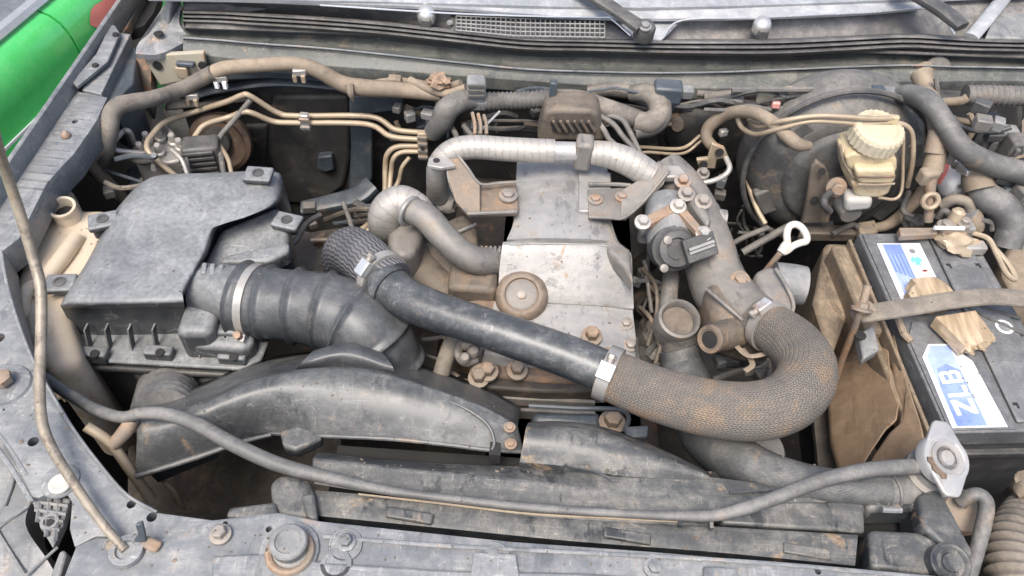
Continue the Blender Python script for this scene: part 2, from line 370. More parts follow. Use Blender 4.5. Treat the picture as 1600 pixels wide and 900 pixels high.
m_trayb = M('tray_brown', (.175, .115, .07), (.235, .16, .10), (.30, .225, .15), .46, .6, rust=.2, rustc=(.22, .12, .055), bump=.2, stain=.35, scr=.4, soft=1.2, sc=1.4)
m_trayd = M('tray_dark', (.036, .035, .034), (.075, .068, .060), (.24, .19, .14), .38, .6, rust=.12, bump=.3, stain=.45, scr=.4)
m_wood  = M('split_wood', (.52, .39, .25), (.60, .47, .32), (.44, .35, .24), .3, .8, bump=.5, kind='wood', speck=.1)
m_white = M('white_paint', (.52, .51, .47), (.60, .585, .545), (.44, .36, .26), .34, .4, rust=.2, rustc=(.36, .23, .1), bump=.12, stain=.3, sc=2.)
m_black = M('black_plastic', (.026, .028, .032), (.048, .05, .054), (.24, .22, .19), .38, .45, bump=.15, stain=.15, scr=.3)
m_grey  = M('grey_plastic', (.105, .115, .125), (.165, .175, .183), (.34, .32, .29), .5, .46, bump=.2, stain=.4, scr=.6)
m_cowl  = M('cowl_plastic', (.050, .050, .052), (.085, .084, .083), (.33, .31, .285), .5, .30, bump=.1, stain=.2, scr=.4)
m_cowll = M('cowl_trim', (.22, .232, .25), (.30, .312, .33), (.45, .445, .43), .45, .26, bump=.08, scr=.6, stain=.2)  # pale base also stands in for sky reflected at the screen foot
m_seal  = M('rubber_seal', (.034, .034, .035), (.055, .054, .053), (.28, .265, .245), .46, .45, bump=.10, stain=.2, scr=.4, up=.9, streak=.7)
m_flange= M('cowl_flange', (.036, .046, .051), (.066, .074, .074), (.23, .22, .18), .46, .46, bump=.18, stain=.5, scr=.9, streak=.9)
m_green = M('green_paint', (.03, .50, .09), (.04, .54, .105), (.46, .57, .45), .16, .20, bump=.005, speck=.04, soft=2., coat=1.)
m_red   = M('red_primer', (.74, .20, .17), (.80, .26, .22), (.6, .35, .3), .2, .5, bump=.05)
m_gap   = M('gap_shade_black', (.012, .012, .012), (.02, .02, .02), (.06, .05, .04), .2, .8, bump=.1)  # near-black colour stands in for the shade inside holes and openings
m_glass = M('glass', (.16, .175, .185), (.22, .235, .245), (.46, .46, .46), .45, .10, bump=.02, spec=.8)
m_chrome= M('trim_metal', (.62, .63, .64), (.70, .71, .72), (.4, .38, .35), .15, .25, .7, bump=.05)
m_ground= M('ground_dirt', (.16, .125, .09), (.22, .175, .13), (.25, .2, .15), .5, .9, bump=.8, sc=.25)
m_mass  = M('oily_metal', (.020, .018, .016), (.042, .037, .032), (.12, .095, .07), .30, .6, .1, rust=.12, bump=.6, stain=.15)
m_mud   = M('caked_dirt', (.165, .13, .095), (.225, .18, .13), (.32, .26, .195), .6, .9, bump=.9)
m_blue  = M('label_blue', (.10, .17, .58), (.20, .29, .68), (.6, .62, .7), .22, .4, bump=.05, speck=.05)
m_pale  = M('label_pale_blue', (.22, .31, .66), (.34, .43, .74), (.6, .62, .7), .25, .4, bump=.05)
m_lwhite= M('label_white', (.78, .78, .80), (.83, .83, .84), (.6, .56, .5), .2, .4, bump=.04)
m_grey2 = M('pale_plastic', (.40, .39, .37), (.48, .47, .45), (.36, .31, .24), .4, .45, bump=.12, stain=.5)
m_lgrey = M('label_grey', (.56, .57, .62), (.62, .63, .68), (.55, .52, .48), .2, .4, bump=.04)
m_teal  = M('label_green_print', (.10, .58, .42), (.15, .62, .48), (.6, .6, .5), .15, .4, bump=.04)
m_pink  = M('label_red_print', (.75, .30, .28), (.8, .4, .36), (.7, .6, .55), .3, .4, bump=.04)
m_beige = M('beige_panel', (.35, .325, .25), (.42, .39, .31), (.34, .295, .22), .5, .5, rust=.12, bump=.2, stain=.4)
m_orange= M('orange_horn', (.085, .047, .03), (.125, .07, .042), (.14, .11, .085), .5, .7, rust=.1, bump=.3, stain=.5)
# ================================================================== SETTING
g = MB(); g.add([(-60, -60, -.95), (60, -60, -.95), (60, 60, -.95), (-60, 60, -.95)], [[0, 1, 2, 3]])
tag(g.build('ground', m_ground), kind='structure')

# ------------------------------------------------------------------ the green car parked beside
gc = TH('parked_car', V((-1.75, 1.3, -.95)), 'bright green car parked alongside, red primer spot on its side', 'car')
def gx(y): return -.990 + (y - 1.49) * .20
def gprof(s):   # side profile: (offset from the side plane, z)
    return s
side_prof = [(-.30, -.74), (-.05, -.74), (-.01, -.68), (.010, -.50), (.018, -.40), (.020, -.315), (.012, -.298), (.013, -.25), (.008, -.215), (-.003, -.190), (-.020, -.172), (-.045, -.162)]
def strip(y0, y1, prof, name, m, parent, n=2, close=True):
    mb = MB(); vs = []; k = len(prof)
    for i in range(n + 1):
        y = y0 + (y1 - y0) * i / n
        vs += [V((gx(y) + a, y, z)) for a, z in prof] + ([V((gx(y) - .5, y, prof[-1][1])), V((gx(y) - .5, y, prof[0][1]))] if close else [])
    kk = len(vs) // (n + 1); fs = []
    for i in range(n):
        fs += [[i * kk + j, i * kk + (j + 1) % kk, (i + 1) * kk + (j + 1) % kk, (i + 1) * kk + j] for j in range(kk)]
    fs += [list(range(kk)), [n * kk + j for j in range(kk)]]
    mb.add(vs, fs); return mb.build(name, m, parent, ang=42)
SEAM = 1.475
strip(-.6, SEAM - .003, side_prof, 'front_door', m_green, gc)
strip(SEAM + .003, 2.05, side_prof, 'rear_door', m_green, gc)
strip(2.056, 2.75, side_prof, 'rear_wing', m_green, gc)
strip(-1.9, -.606, side_prof, 'front_wing', m_green, gc)
strip(-1.85, 2.7, [(a - .02, z - .006) for a, z in side_prof], 'door_gap', m_gap, gc)
strip(-.6, 2.5, [(-.040, -.166), (-.034, -.156), (-.042, -.146), (-.060, -.144)], 'belt_trim', m_chrome, gc)
mb = MB()
for y in (-.6, 2.5): mb.add([(gx(y) - .055, y, -.150), (gx(y) - .30, y, .26), (gx(y) - .31, y, .26), (gx(y) - .065, y, -.150)], [])
mb.f = [[0, 1, 5, 4], [3, 2, 6, 7], [0, 3, 7, 4], [1, 2, 6, 5], [0, 1, 2, 3], [4, 5, 6, 7]]; mb.uv = [[(0, 0)] * 4] * 6
mb.build('side_window', m_glass, gc)
mb = MB(); bx(V((gx(.9) - .80, .9, .28)), .95, 3.0, .06, rot=-.197, mb=mb); mb.build('roof', m_green, gc, bevel=.025, seg=4)
mb = MB(); bx(V((gx(.45) - .86, .45, -.45)), 1.5, 4.3, .5, rot=-.197, mb=mb); mb.build('body_core', m_green, gc, bevel=.05, seg=4)
for y in (-1.15, 1.95):
    wv = lathe(V((gx(y) - .16, y, -.66)), V((1, 0, 0)), [(.12, 0), (.27, 0), (.29, .03), (.29, .17), (.27, .2), (.19, .2)], 32).build('wheel', m_rub, gc)
    lathe(V((gx(y) - .01, y, -.66)), V((1, 0, 0)), [(.19, -.02), (.19, .03), (.15, .035), (.05, .05)], 24).build('rim', m_steel, wv)
c = None
mb = MB(); vs = []
for i in range(7):               # the primer spot follows the door's own skin, 1.5 mm proud
    pass
def skin(y, t):                  # a point on the side skin, t along the profile from 5 (crease) to 10 (top)
    i = min(10, int(t)); f = t - i; a = side_prof[i]; b = side_prof[i + 1]
    return V((gx(y) + a[0] + (b[0] - a[0]) * f + .0025, y, a[1] + (b[1] - a[1]) * f + .001))
ctr = (1.60, 7.35); n = 26; rr = [1 + .12 * math.sin(3 * k * 2 * math.pi / n + 1) + .06 * math.sin(7 * k * 2 * math.pi / n) for k in range(n)]
vs = [skin(ctr[0], ctr[1])]
for q in (.5, 1.0): vs += [skin(ctr[0] + .066 * q * rr[k] * math.cos(2 * math.pi * k / n), ctr[1] + 1.0 * q * rr[k] * math.sin(2 * math.pi * k / n)) for k in range(n)]
fs = [[0, 1 + k, 1 + (k + 1) % n] for k in range(n)] + [[1 + k, 1 + n + k, 1 + n + (k + 1) % n, 1 + (k + 1) % n] for k in range(n)]
mb.add(vs, fs); mb.build('primer_spot', m_red, gc)
mb = MB(); prism(mb, [V((gx(y) + .0125, y, z)) for y, z in ((SEAM + .02, -.300), (2.0, -.300), (2.0, -.306), (SEAM + .02, -.306))], .004, V((1, 0, 0))); mb.build('crease_glint', m_lwhite, gc)  # white strip paints the light caught along the side crease
mb = MB(); prism(mb, [V((gx(y) + .0125, y, z)) for y, z in ((-.5, -.300), (SEAM - .03, -.300), (SEAM - .03, -.306), (-.5, -.306))], .004, V((1, 0, 0))); mb.build('crease_glint', m_lwhite, gc)  # same painted crease light, forward of the seam

# ------------------------------------------------------------------ own car body
body = TH('car_body', V((.05, .8, -.95)), 'dusty grey car body around the open engine bay', 'car')
def P(name, mb, m, parent=body, **k): return mb.build(name, m, parent, **k)
P('firewall', bx(V((.12, 1.19, -.39)), 1.50, .03, .74), m_fire)
P('inner_wall', bx(V((-.755, .78, -.44)), .03, .90, .80), m_fire)
P('inner_wall', bx(V((.95, .72, -.44)), .03, 1.0, .80), m_fire)
P('light_block_floor', bx(V((.08, .75, -.82)), 1.70, 1.0, .02), m_mass)  # unseen floor added to keep ground light out of the bay
P('front_wall', bx(V((.1, .30, -.46)), 1.64, .02, .72), m_mass)
# bonnet side rail, left: lip, gutter, flange
def rail(prof, y0, y1, name, m, **k):
    mb = MB(); n = len(prof); vs = []
    for y in (y0, (y0 + y1) / 2, y1): vs += [V((x, y, z)) for x, z in prof]
    fs = [[i * n + j, i * n + j + 1, (i + 1) * n + j + 1, (i + 1) * n + j] for i in range(2) for j in range(n - 1)]
    mb.add(vs, fs); return P(name, mb, m, solid=.002, **k)
rail([(-.86, -.60), (-.85, -.34), (-.80, -.18), (-.745, -.035), (-.727, .012), (-.722, .018), (-.717, .016), (-.7145, .004), (-.7135, -.02)], .42, 1.50, 'fender', m_body, bevel=.002)
rail([(1.20, -.62), (1.19, -.36), (1.13, -.19), (1.06, -.04), (1.02, .012), (1.0, .016), (.985, .008), (.978, -.03), (.955, -.035)], .30, 1.50, 'fender', m_body, bevel=.002)
P('rail_gutter', PR([(10, 262), (112, 128), (160, 60), (200, -10), (225, -10), (200, 40), (175, 75), (130, 140), (60, 262), (24, 300), (-30, 350), (-30, 310)], .02, z=-.022), m_trayd, bevel=.002)
fl = PR([(121, 142), (168, 152), (150, 190), (114, 242), (97, 259), (72, 288), (30, 372), (0, 395), (-60, 470), (-60, 360), (25, 268)], .045, z=-.012)
fo = P('rail_flange', fl, m_body, bevel=.0015)
cut(fo, [lathe((117, 190, -.012), V((0, 0, 1)), [(.0045, -.06), (.0045, .02)], 14)])
P('rail_flange', PR([(187, 51), (204, 53), (181, 98), (158, 147), (127, 140), (150, 105)], .05, z=-.008), m_body, bevel=.0015)
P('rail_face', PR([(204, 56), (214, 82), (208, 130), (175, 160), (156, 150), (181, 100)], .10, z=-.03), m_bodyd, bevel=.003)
P('hinge_bracket', PR([(172, 38), (180, 40), (187, 52), (168, 96), (120, 135), (112, 128), (150, 84)], .006, z=.004), m_body, bevel=.001)
for x, y in ((180, 52), (148, 100)): P('bolt_hole', lathe((x, y, .008), V((0, 0, 1)), [(.0055, -.003), (.0055, -.002), (.004, 0)], 12), m_gap)
P('stud', lathe((103, 212, -.010), V((0, 0, 1)), [(.007, 0), (.006, .005), (.003, .008)], 12), m_bolt)
P('rail_flange_ribs', MB().add([], []) if 0 else (lambda m: [bx(W((p[0], p[1], -.0121)), .040, .003, .0016, mb=m, rot=-.05) for p in [(140 - i * 8.6, 162 + i * 12) for i in range(12)]] and m)(MB()), m_body)
P('hinge_panel', patch([[(212, 84, .0), (250, 84, .0), (296, 62, .0)], [(215, 70, .0), (245, 55, .008), (290, 52, .005)], [(235, 40, .02), (258, 25, .02), (280, 35, .015)], [(262, 0, .03), (272, -6, .03), (284, 6, .03)]], skirt=.01), m_body)
P('bolt_hole', lathe((247, 51, .016), V((0, 0, 1)), [(.008, -.003), (.008, -.001), (.006, 0)], 12), m_gap)
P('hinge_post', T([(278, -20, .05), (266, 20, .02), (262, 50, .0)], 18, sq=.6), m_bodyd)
P('gap_shade_sheet', PR([(190, -10), (250, -10), (240, 20), (225, 40), (190, 52), (183, 30)], .02, z=-.04), m_gap)  # near-black sheet stands in for the shade of the open gap
P('side_brace', patch([[(210, 90, -.03), (234, 90, -.03)], [(212, 120, -.06), (236, 125, -.06)], [(200, 150, -.09), (232, 158, -.10)]], skirt=.04), m_trayd)
bp_ = PR([(238, 84), (318, 80), (320, 108), (300, 126), (250, 134)], .01, d=V((0, 1, 0))) if 0 else prism(MB(), [(222, 88, 1.13), (318, 82, 1.13), (322, 108, 1.13), (292, 126, 1.13), (250, 134, 1.13)], .01, V((0, 1, 0)))
P('beige_panel', bp_, m_beige, bevel=.002)
for x, y in ((246, 103), (317, 103)): P('panel_hole', lathe((x, y, 1.128), V((0, -1, 0)), [(.008, -.002), (.008, .001), (.006, .0012)], 12), m_gap)
P('panel_clip', bx((286, 112, 1.125), .020, .012, .022), m_pipe, bevel=.002)
P('panel_clip', bx((290, 100, 1.125), .03, .01, .008), m_bodyd, bevel=.002)

# lower left corner: radiator support panel
corner = [(-70, 380), (4, 392), (10, 440), (26, 500), (52, 566), (78, 612), (112, 668), (152, 722), (196, 772), (244, 800), (332, 812), (436, 800), (436, 860), (240, 845), (150, 838), (116, 855), (108, 826), (112, 784), (96, 760), (60, 778), (48, 776), (18, 712), (-10, 668), (-80, 560)]
co_ = P('corner_panel', PR(corner, .05, z=.0), m_body, bevel=.002)
def hole(x, y, n, z=.0): return lathe((x, y, z), V((0, 0, 1)), [(M_PX((x, y, z), n), -.08), (M_PX((x, y, z), n), .02)], 16)
cut(co_, [hole(52, 690, 8.5), hole(-2, 528, 9), hole(205, 788, 7), hole(237, 808, 8), hole(6, 640, 2), hole(22, 722, 2)])
P('panel_rim', T([(2, 392, .001), (10, 440, .001), (27, 500, .001), (53, 566, .001), (79, 612, .001), (113, 668, .001), (153, 722, .001), (197, 772, .001), (245, 800, .001)], 5, seg=8), m_body)
P('ridge', T([(-12, 690, .0), (20, 735, .0), (50, 785, .0)], 8, seg=8, flat=.5), m_body)
P('ridge', T([(-20, 655, .0), (15, 700, .0), (42, 742, .0)], 5, seg=8, flat=.5), m_body)
lw = P('rubber_stop', lathe((10, 602, .0), V((0, 0, 1)), [(.028, 0), (.026, .003), (.017, .005), (.0155, .003), (.015, .003)], 24), m_body)
hexbolt((8, 598, .004), .011, .014, washer=False).build('bolt', m_rust, lw)
P('white_clip', lathe((95, 757, .003), V((0, 0, 1)), [(.0115, 0), (.0115, .003), (.009, .0045), (.005, .003)], 20), m_white)
P('embossed_ring', lathe((95, 752, -.0005), V((0, 0, 1)), [(.020, 0), (.019, .002), (.0185, .002)], 22), m_body)
# front cross panel
fp = P('front_panel', PR([(60, 970), (100, 898), (118, 852), (152, 838), (240, 846), (330, 812), (436, 800), (500, 813), (620, 826), (800, 845), (1010, 860), (1340, 888), (1420, 896), (1530, 905), (1530, 990), (600, 985)], .06, z=.010), m_body, bevel=.003)
cut(fp, [hole(420, 827, 5, .01), hole(352, 818, 4, .01), hole(1278, 893, 5, .01)])
P('panel_step', PR([(330, 868), (430, 862), (510, 878), (700, 890), (900, 894), (1500, 930), (1500, 985), (330, 985)], .008, z=.014), m_body, bevel=.003)
P('panel_swage', T([(505, 838, .012), (700, 853, .012), (960, 866, .012), (1200, 880, .012), (1480, 905, .012)], 7, seg=8, flat=.6), m_body)
def bolted(x, y, n, h, m=m_bolt, z=.012, name='bolt'): return P(name, hexbolt((x, y, z), M_PX((x, y, z), n), h), m)
bolted(345, 836, 11, .012); bolted(541, 848, 10, .010, m_body); bolted(1022, 888, 11, .008, m_body); bolted(771, 868, 9, .006, m_body)
P('embossed_ring', lathe((540, 852, .011), V((0, 0, 1)), [(.017, 0), (.0165, .002), (.015, .002), (.0145, .001)], 24), m_body)
P('embossed_ring', lathe((772, 872, .011), V((0, 0, 1)), [(.016, 0), (.0155, .002), (.014, .002), (.0135, .001)], 24), m_body)
P('embossed_ring', lathe((525, 882, .012), V((0, 0, 1)), [(.016, 0), (.015, .002), (.011, .002), (.010, .001)], 24), m_body)
P('bracket_tab', PR([(740, 862), (806, 866), (812, 905), (735, 905)], .004, z=.017), m_body, bevel=.001)
P('bracket_tab', PR([(1100, 885), (1152, 888), (1155, 925), (1098, 925)], .004, z=.017), m_body, bevel=.001)
bs = P('bonnet_stop', lathe((455, 858, .012), V((0, 0, 1)), [(.022, 0), (.022, .003), (.017, .005), (.0165, .008), (.018, .010), (.0185, .018), (.017, .020), (.013, .021), (.012, .019), (.002, .019)], 28), m_grey)
ring((453, 862, .016), V((0, 0, 1)), .0205, .004).build('rust_ring', m_rust, bs)
P('stop_recess', lathe((452, 860, .0115), V((0, 0, 1)), [(.030, 0), (.029, .002), (.026, .002)], 28), m_body)

# cowl, seal, windscreen base
X = [286, 345, 400, 500, 600, 710, 820, 920, 1020, 1120, 1220, 1320, 1413, 1480, 1540, 1640]
ST = [16, 17, 20, 26, 34, 46, 57, 60, 62, 62, 61, 57, 53, 56, 60, 62]
SB = [36, 38, 42, 48, 56, 68, 80, 82, 85, 87, 87, 82, 77, 80, 82, 84]
FB = [60, 64, 69, 76, 86, 98, 109, 113, 115, 114, 110, 106, 103, 105, 106, 108]
FC = [82, 90, 96, 103, 110, 119, 127, 134, 137, 139, 137, 132, 128, 128, 127, 128]
def row(A, B, f, z): return [(x, a + (b - a) * f, z) for x, a, b in zip(X, A, B)]
P('bonnet_seal', patch([row(ST, SB, f, z) for f, z in ((-.05, .022), (0, .040), (.10, .047), (.24, .046), (.33, .039), (.42, .043), (.54, .044), (.63, .036), (.71, .038), (.86, .039), (1.0, .030), (1.04, .016))], nu=3, nv=2, skirt=.012), m_seal, ang=60)
P('cowl_flange', patch([row(SB, FB, 0, .012), row(SB, FB, .35, .006), row(SB, FB, .8, .004), row(SB, FB, .95, .010), row(FB, FC, .04, .005), row(FB, FC, .4, .000), row(FB, FC, .9, -.008), row(FB, FC, 1, -.010)], nu=3, nv=3, skirt=.02), m_flange)
mb = MB(); T([(x, y - 1, .012) for x, y in zip(X, FB)], 3.2, n=3, seg=8, mb=mb); P('flange_edge', mb, m_body)
for i in (0, 4, 6, 9, 12): P('flange_hole', lathe((X[i] + 28, FB[i] + 9, -.004), V((0, -.6, .8)), [(.006, -.002), (.006, .0015), (.0045, .0015)], 12), m_gap)
P('cowl_panel', patch([[(x, -8 - (1600 - x) * .004, .065) for x in X], [(x, a * .3 - 2, .055) for x, a in zip(X, ST)], [(x, a * .7, .035) for x, a in zip(X, ST)], [(x, a + 4, .018) for x, a in zip(X, ST)]], nu=2, nv=2, skirt=.01), m_cowl)
P('windscreen', patch([[(230, -4, .075), (600, 3, .075), (1000, 12, .075), (1350, 2, .075), (1640, -10, .08)], [V((-.72, 1.75, .27)), V((-.35, 1.78, .27)), V((.05, 1.8, .27)), V((.45, 1.78, .27)), V((.85, 1.75, .27))], [V((-.66, 2.2, .6)), V((-.3, 2.25, .6)), V((.05, 2.25, .6)), V((.4, 2.25, .6)), V((.75, 2.2, .6))]], nu=3, nv=3, skirt=.006), m_glass)
P('trim_with_sky_sheen', patch([[(300, -6, .071), (520, -1, .071), (690, 2, .071), (860, 13, .071), (1010, 13, .071), (1180, 10, .071), (1350, 3, .071), (1440, -3, .071)], [(300, -3, .071), (520, 5, .071), (690, 12, .071), (860, 24, .065), (1010, 29, .062), (1180, 27, .064), (1350, 20, .065), (1440, 12, .068)]], nu=3, nv=2, skirt=.005), m_cowll)  # trim band whose pale colour includes the sky reflection on the glass
P('trim_edge', T([(500, 8, .072), (690, 20, .068), (820, 25, .066), (940, 27, .064), (956, 31, .062), (985, 56, .048)], 3, seg=8), m_chrome)
P('trim_edge', T([(1034, 60, .046), (1066, 32, .062), (1180, 28, .066), (1350, 20, .067), (1458, 15, .068), (1492, 54, .046)], 3, seg=8), m_chrome)
P('trim_plate', PR([(962, 28), (1066, 30), (1034, 61), (990, 58)], .006, z=.049), m_cowll, bevel=.002)
P('corner_rubber', T([(1575, -12, .07), (1548, 22, .06), (1518, 58, .046)], 22, flat=.5, up=V((0, 0, 1))), m_cowll)
P('corner_panel', PR([(1560, 10), (1600, 5), (1640, 20), (1640, 60), (1540, 58)], .01, z=.052), m_grey, bevel=.003)
# intake grille: frame and bars
gp = P('grille', PR([(704, 20), (812, 27), (946, 30), (988, 60), (820, 59), (704, 46)], .008, z=.048), m_black, bevel=.001)
mb = MB()
def gl(u, v): # u 0..1 along, v 0..1 across
    x = 713 + u * 232; t = 25 + u * 9 - (0 if u < .5 else (u - .5) * 6); b_ = 47 + u * 22 - max(0, u - .4) * 18; return W((x, t + (b_ - t) * v, .054))
for i in range(31):
    a, b = gl(i / 30, 0), gl(i / 30, 1); tube_w(mb, [(a, .0011), (b, .0011)], seg=4)
for j in range(5):
    tube_w(mb, [(gl(i / 12, j / 4), .0012) for i in range(13)], seg=4)
tag(P('grille_bars', mb, m_grey, gp), kind='stuff')
P('rivet', lathe((703, 36, .054), V((0, 0, 1)), [(.006, 0), (.005, .003), (.002, .004)], 12), m_grey)
for x, y in ((666, 20), (1191, 37)):
    nz = P('washer_nozzle', lathe((x, y + 2, .06), V((0, -.35, .9)), [(.015, -.012), (.016, .0), (.013, .008), (.007, .012), (.002, .013)], 20), m_steel)
    bx((x, y + 14, .050), .018, .022, .02).build('nozzle_base', m_black, nz, bevel=.003)
wa = P('wiper_arm', T([(900, -20, .10, 24), (940, 2, .095, 27), (975, 25, .09, 25), (1003, 44, .085, 30)], flat=.45, sq=.6, up=V((0, 0, 1))), m_black)
lathe((1008, 43, .083), V((0, -.2, 1)), [(.017, -.02), (.0175, 0), (.015, .005), (.011, .006)], 24).build('pivot', m_black, wa)
hexbolt((1008, 42, .089), .0068, .007, V((0, -.2, 1))).build('nut', m_grey, wa)
P('wiper_arm', T([(1400, -24, .11, 26), (1445, 0, .10, 30), (1480, 22, .09, 32), (1504, 42, .085, 28)], flat=.45, sq=.6, up=V((0, 0, 1))), m_black)
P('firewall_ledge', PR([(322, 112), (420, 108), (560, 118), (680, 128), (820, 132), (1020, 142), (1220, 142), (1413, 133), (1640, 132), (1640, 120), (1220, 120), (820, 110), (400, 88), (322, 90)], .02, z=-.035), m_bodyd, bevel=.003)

# firewall stampings and pads
P('insulation_pad', prism(MB(), [(424, 150, 1.165), (545, 150, 1.165), (548, 245, 1.165), (538, 292, 1.165), (500, 322, 1.165), (440, 318, 1.165), (418, 240, 1.165)], .02, V((0, 1, 0))), m_fire, bevel=.008, seg=3)
P('grommet', prism(MB(), [(496, 246, 1.15), (518, 244, 1.15), (522, 266, 1.15), (508, 270, 1.15), (494, 264, 1.15)], .02, V((0, 1, 0))), m_bodyd, bevel=.003)
P('swage', T([(300, 150, 1.16), (350, 138, 1.16), (440, 128, 1.16), (560, 138, 1.16), (640, 148, 1.16)], 20, flat=.5), m_bodyd)
P('swage', T([(262, 165, 1.165), (330, 158, 1.165), (400, 150, 1.165)], 22, flat=.5), m_fire)
P('brace', prism(MB(), [(545, 150, 1.13), (628, 148, 1.13), (630, 172, 1.13), (582, 178, 1.13), (582, 280, 1.13), (560, 300, 1.13), (545, 296, 1.13), (548, 230, 1.13)], .015, V((0, 1, 0))), m_bodyd, bevel=.003)
P('brace', T([(582, 288, 1.10, 34), (560, 306, 1.08, 34), (520, 316, 1.06, 30), (472, 326, 1.05, 26)], flat=.5, sq=.6), m_bodyd)
P('brace', PR([(650, 160), (690, 156), (690, 190), (650, 200)], .02, z=-.12), m_bodyd, bevel=.004)
P('relief', prism(MB(), [(300, 200, 1.168), (420, 195, 1.168), (415, 300, 1.168), (320, 320, 1.168)], .02, V((0, 1, 0))), m_fire, bevel=.01, seg=3)
P('relief', prism(MB(), [(1020, 140, 1.168), (1180, 150, 1.168), (1190, 240, 1.168), (1100, 280, 1.168), (1030, 250, 1.168)], .02, V((0, 1, 0))), m_fire, bevel=.01, seg=3)
P('relief', prism(MB(), [(1440, 150, 1.168), (1600, 160, 1.168), (1600, 260, 1.168), (1450, 230, 1.168)], .03, V((0, 1, 0))), m_fire, bevel=.01, seg=3)
P('plug', lathe((1057, 192, 1.15), V((0, -1, .3)), [(.013, -.02), (.013, .01), (.010, .016), (.004, .016)], 18), m_rust)
P('rubber_pad', blob((1085, 205, 1.16), .05, .02, .05, amp=.15), m_fire)

# lower left headlamp housing
hl = TH('headlamp_housing', (30, 850, -.10), 'grey moulded back of the headlamp under the corner panel, with latticed lug', 'headlamp')
patch([[(-60, 590, -.03), (-10, 640, -.02), (30, 720, -.02), (52, 775, -.02)], [(-80, 680, -.03), (-30, 720, -.025), (10, 780, -.02), (40, 820, -.02)], [(-90, 800, -.03), (-20, 830, -.025), (30, 860, -.02), (72, 872, -.02)], [(-90, 940, -.04), (0, 940, -.035), (50, 930, -.03), (92, 905, -.03)]], skirt=.05).build('housing', m_grey, hl)
for a in ([(-10, 830, -.02), (45, 790, -.016)], [(-10, 820, -.02), (40, 900, -.02)], [(40, 900, -.02), (90, 855, -.018)], [(-20, 700, -.02), (20, 740, -.018), (8, 790, -.018)]): T(a, 5, n=4, seg=6).build('rib', m_grey, hl)
mb = PR([(47, 775), (72, 770), (110, 778), (98, 820), (82, 856), (62, 822)], .012, z=-.012); lug = mb.build('lug', m_grey, hl, bevel=.002)
mb = MB()
for a, b in (((52, 783), (107, 790)), ((55, 796), (104, 803)), ((60, 808), (100, 815)), ((64, 772), (58, 815)), ((78, 772), (72, 838)), ((92, 775), (86, 845)), ((66, 822), (94, 828))):
    tube_w(mb, [(W((*a, -.009)), .0022), (W((*b, -.009)), .0022)], seg=4)
mb.build('lattice', m_grey, lug)
lathe((79, 817, -.011), V((0, 0, 1)), [(.010, 0), (.009, .004), (.006, .004), (.0055, .001)], 16).build('eyelet', m_grey, lug)
lathe((79, 817, -.009), V((0, 0, 1)), [(.005, 0), (.004, .002)], 12).build('eyelet_hole', m_gap, lug)
mb = PR([(76, 905), (92, 862), (100, 858), (104, 866), (92, 905)], .04, z=-.012); mb.build('edge_rail', m_grey, hl, bevel=.003)
P('rod_socket', lathe((198, 862, .012), V((0, 0, 1)), [(.017, 0), (.016, .004), (.010, .005), (.009, .002)], 20), m_body)
lt = TH('prop_rod_clip', (214, 846, .012), 'bent dark metal clip standing beside the foot of the prop rod', 'clip')
prism(MB(), [(206, 850, .012), (216, 836, .03), (211, 822, .045), (222, 818, .045), (226, 836, .03), (228, 852, .012)], .004, V((0, 1, 0))).build('blade', m_bodyd, lt, bevel=.001)
bx((236, 850, .014), .020, .012, .006, rot=-.3).build('foot', m_rust, lt, bevel=.003)
bx((176, 850, .014), .014, .010, .006, rot=.8).build('foot', m_rust, lt, bevel=.003)
pr = T([(-34, 90, .42, 14), (-14, 180, .30, 15), (2, 246, .22, 16), (30, 330, .15, 17), (54, 410, .10, 17), (64, 455, .08, 17), (64, 540, .055, 17), (62, 600, .045, 17), (66, 660, .035, 17), (84, 705, .028, 16), (120, 762, .022, 15), (160, 818, .018, 14), (196, 860, .014, 14)], n=8, seg=14).build('prop_rod', m_rod)
tag(pr, 'long bent prop rod rising over the left wing, bare worn metal', 'rod')
# ================================================================== LEFT HALF OF THE BAY
# ------------------------------------------------------------------ washer tank
wt = TH('washer_tank', (90, 430, -.30), 'cream translucent washer fluid tank with open filler neck, left of the air box', 'tank')
PR([(50, 325), (165, 322), (192, 338), (186, 390), (140, 450), (104, 484), (128, 560), (76, 586), (36, 524), (18, 440), (45, 372)], .24, z=-.075).build('body', m_cream, wt, bevel=.022, seg=5)
PR([(63, 291), (109, 290), (122, 318), (118, 345), (58, 345)], .2, z=-.085).build('rear_block', m_cream, wt, bevel=.012, seg=4)
nk = lathe((105, 338, -.070), V((.05, -.12, 1)), [(.024, -.015), (.0185, -.006), (.0175, .018), (.0195, .019), (.0195, .023), (.0155, .023), (.0145, -.004), (.001, -.005)], 28).build('filler_neck', m_cream, wt)
lathe((105, 338, -.070), V((.05, -.12, 1)), [(.0142, .0), (.0142, .006), (.001, .0062)], 22).build('opening', m_gap, nk)
T([(120, 372, -.072), (98, 402, -.068), (70, 438, -.07), (52, 462, -.078)], 26, seg=16).build('moulded_tube', m_cream, wt)
T([(68, 442, -.072), (44, 452, -.065), (36, 474, -.072), (44, 500, -.09)], 22, seg=16).build('moulded_tube', m_cream, wt)
PR([(150, 372), (156, 372), (124, 434), (117, 434)], .012, z=-.066).build('rib', m_cream, wt, bevel=.002)

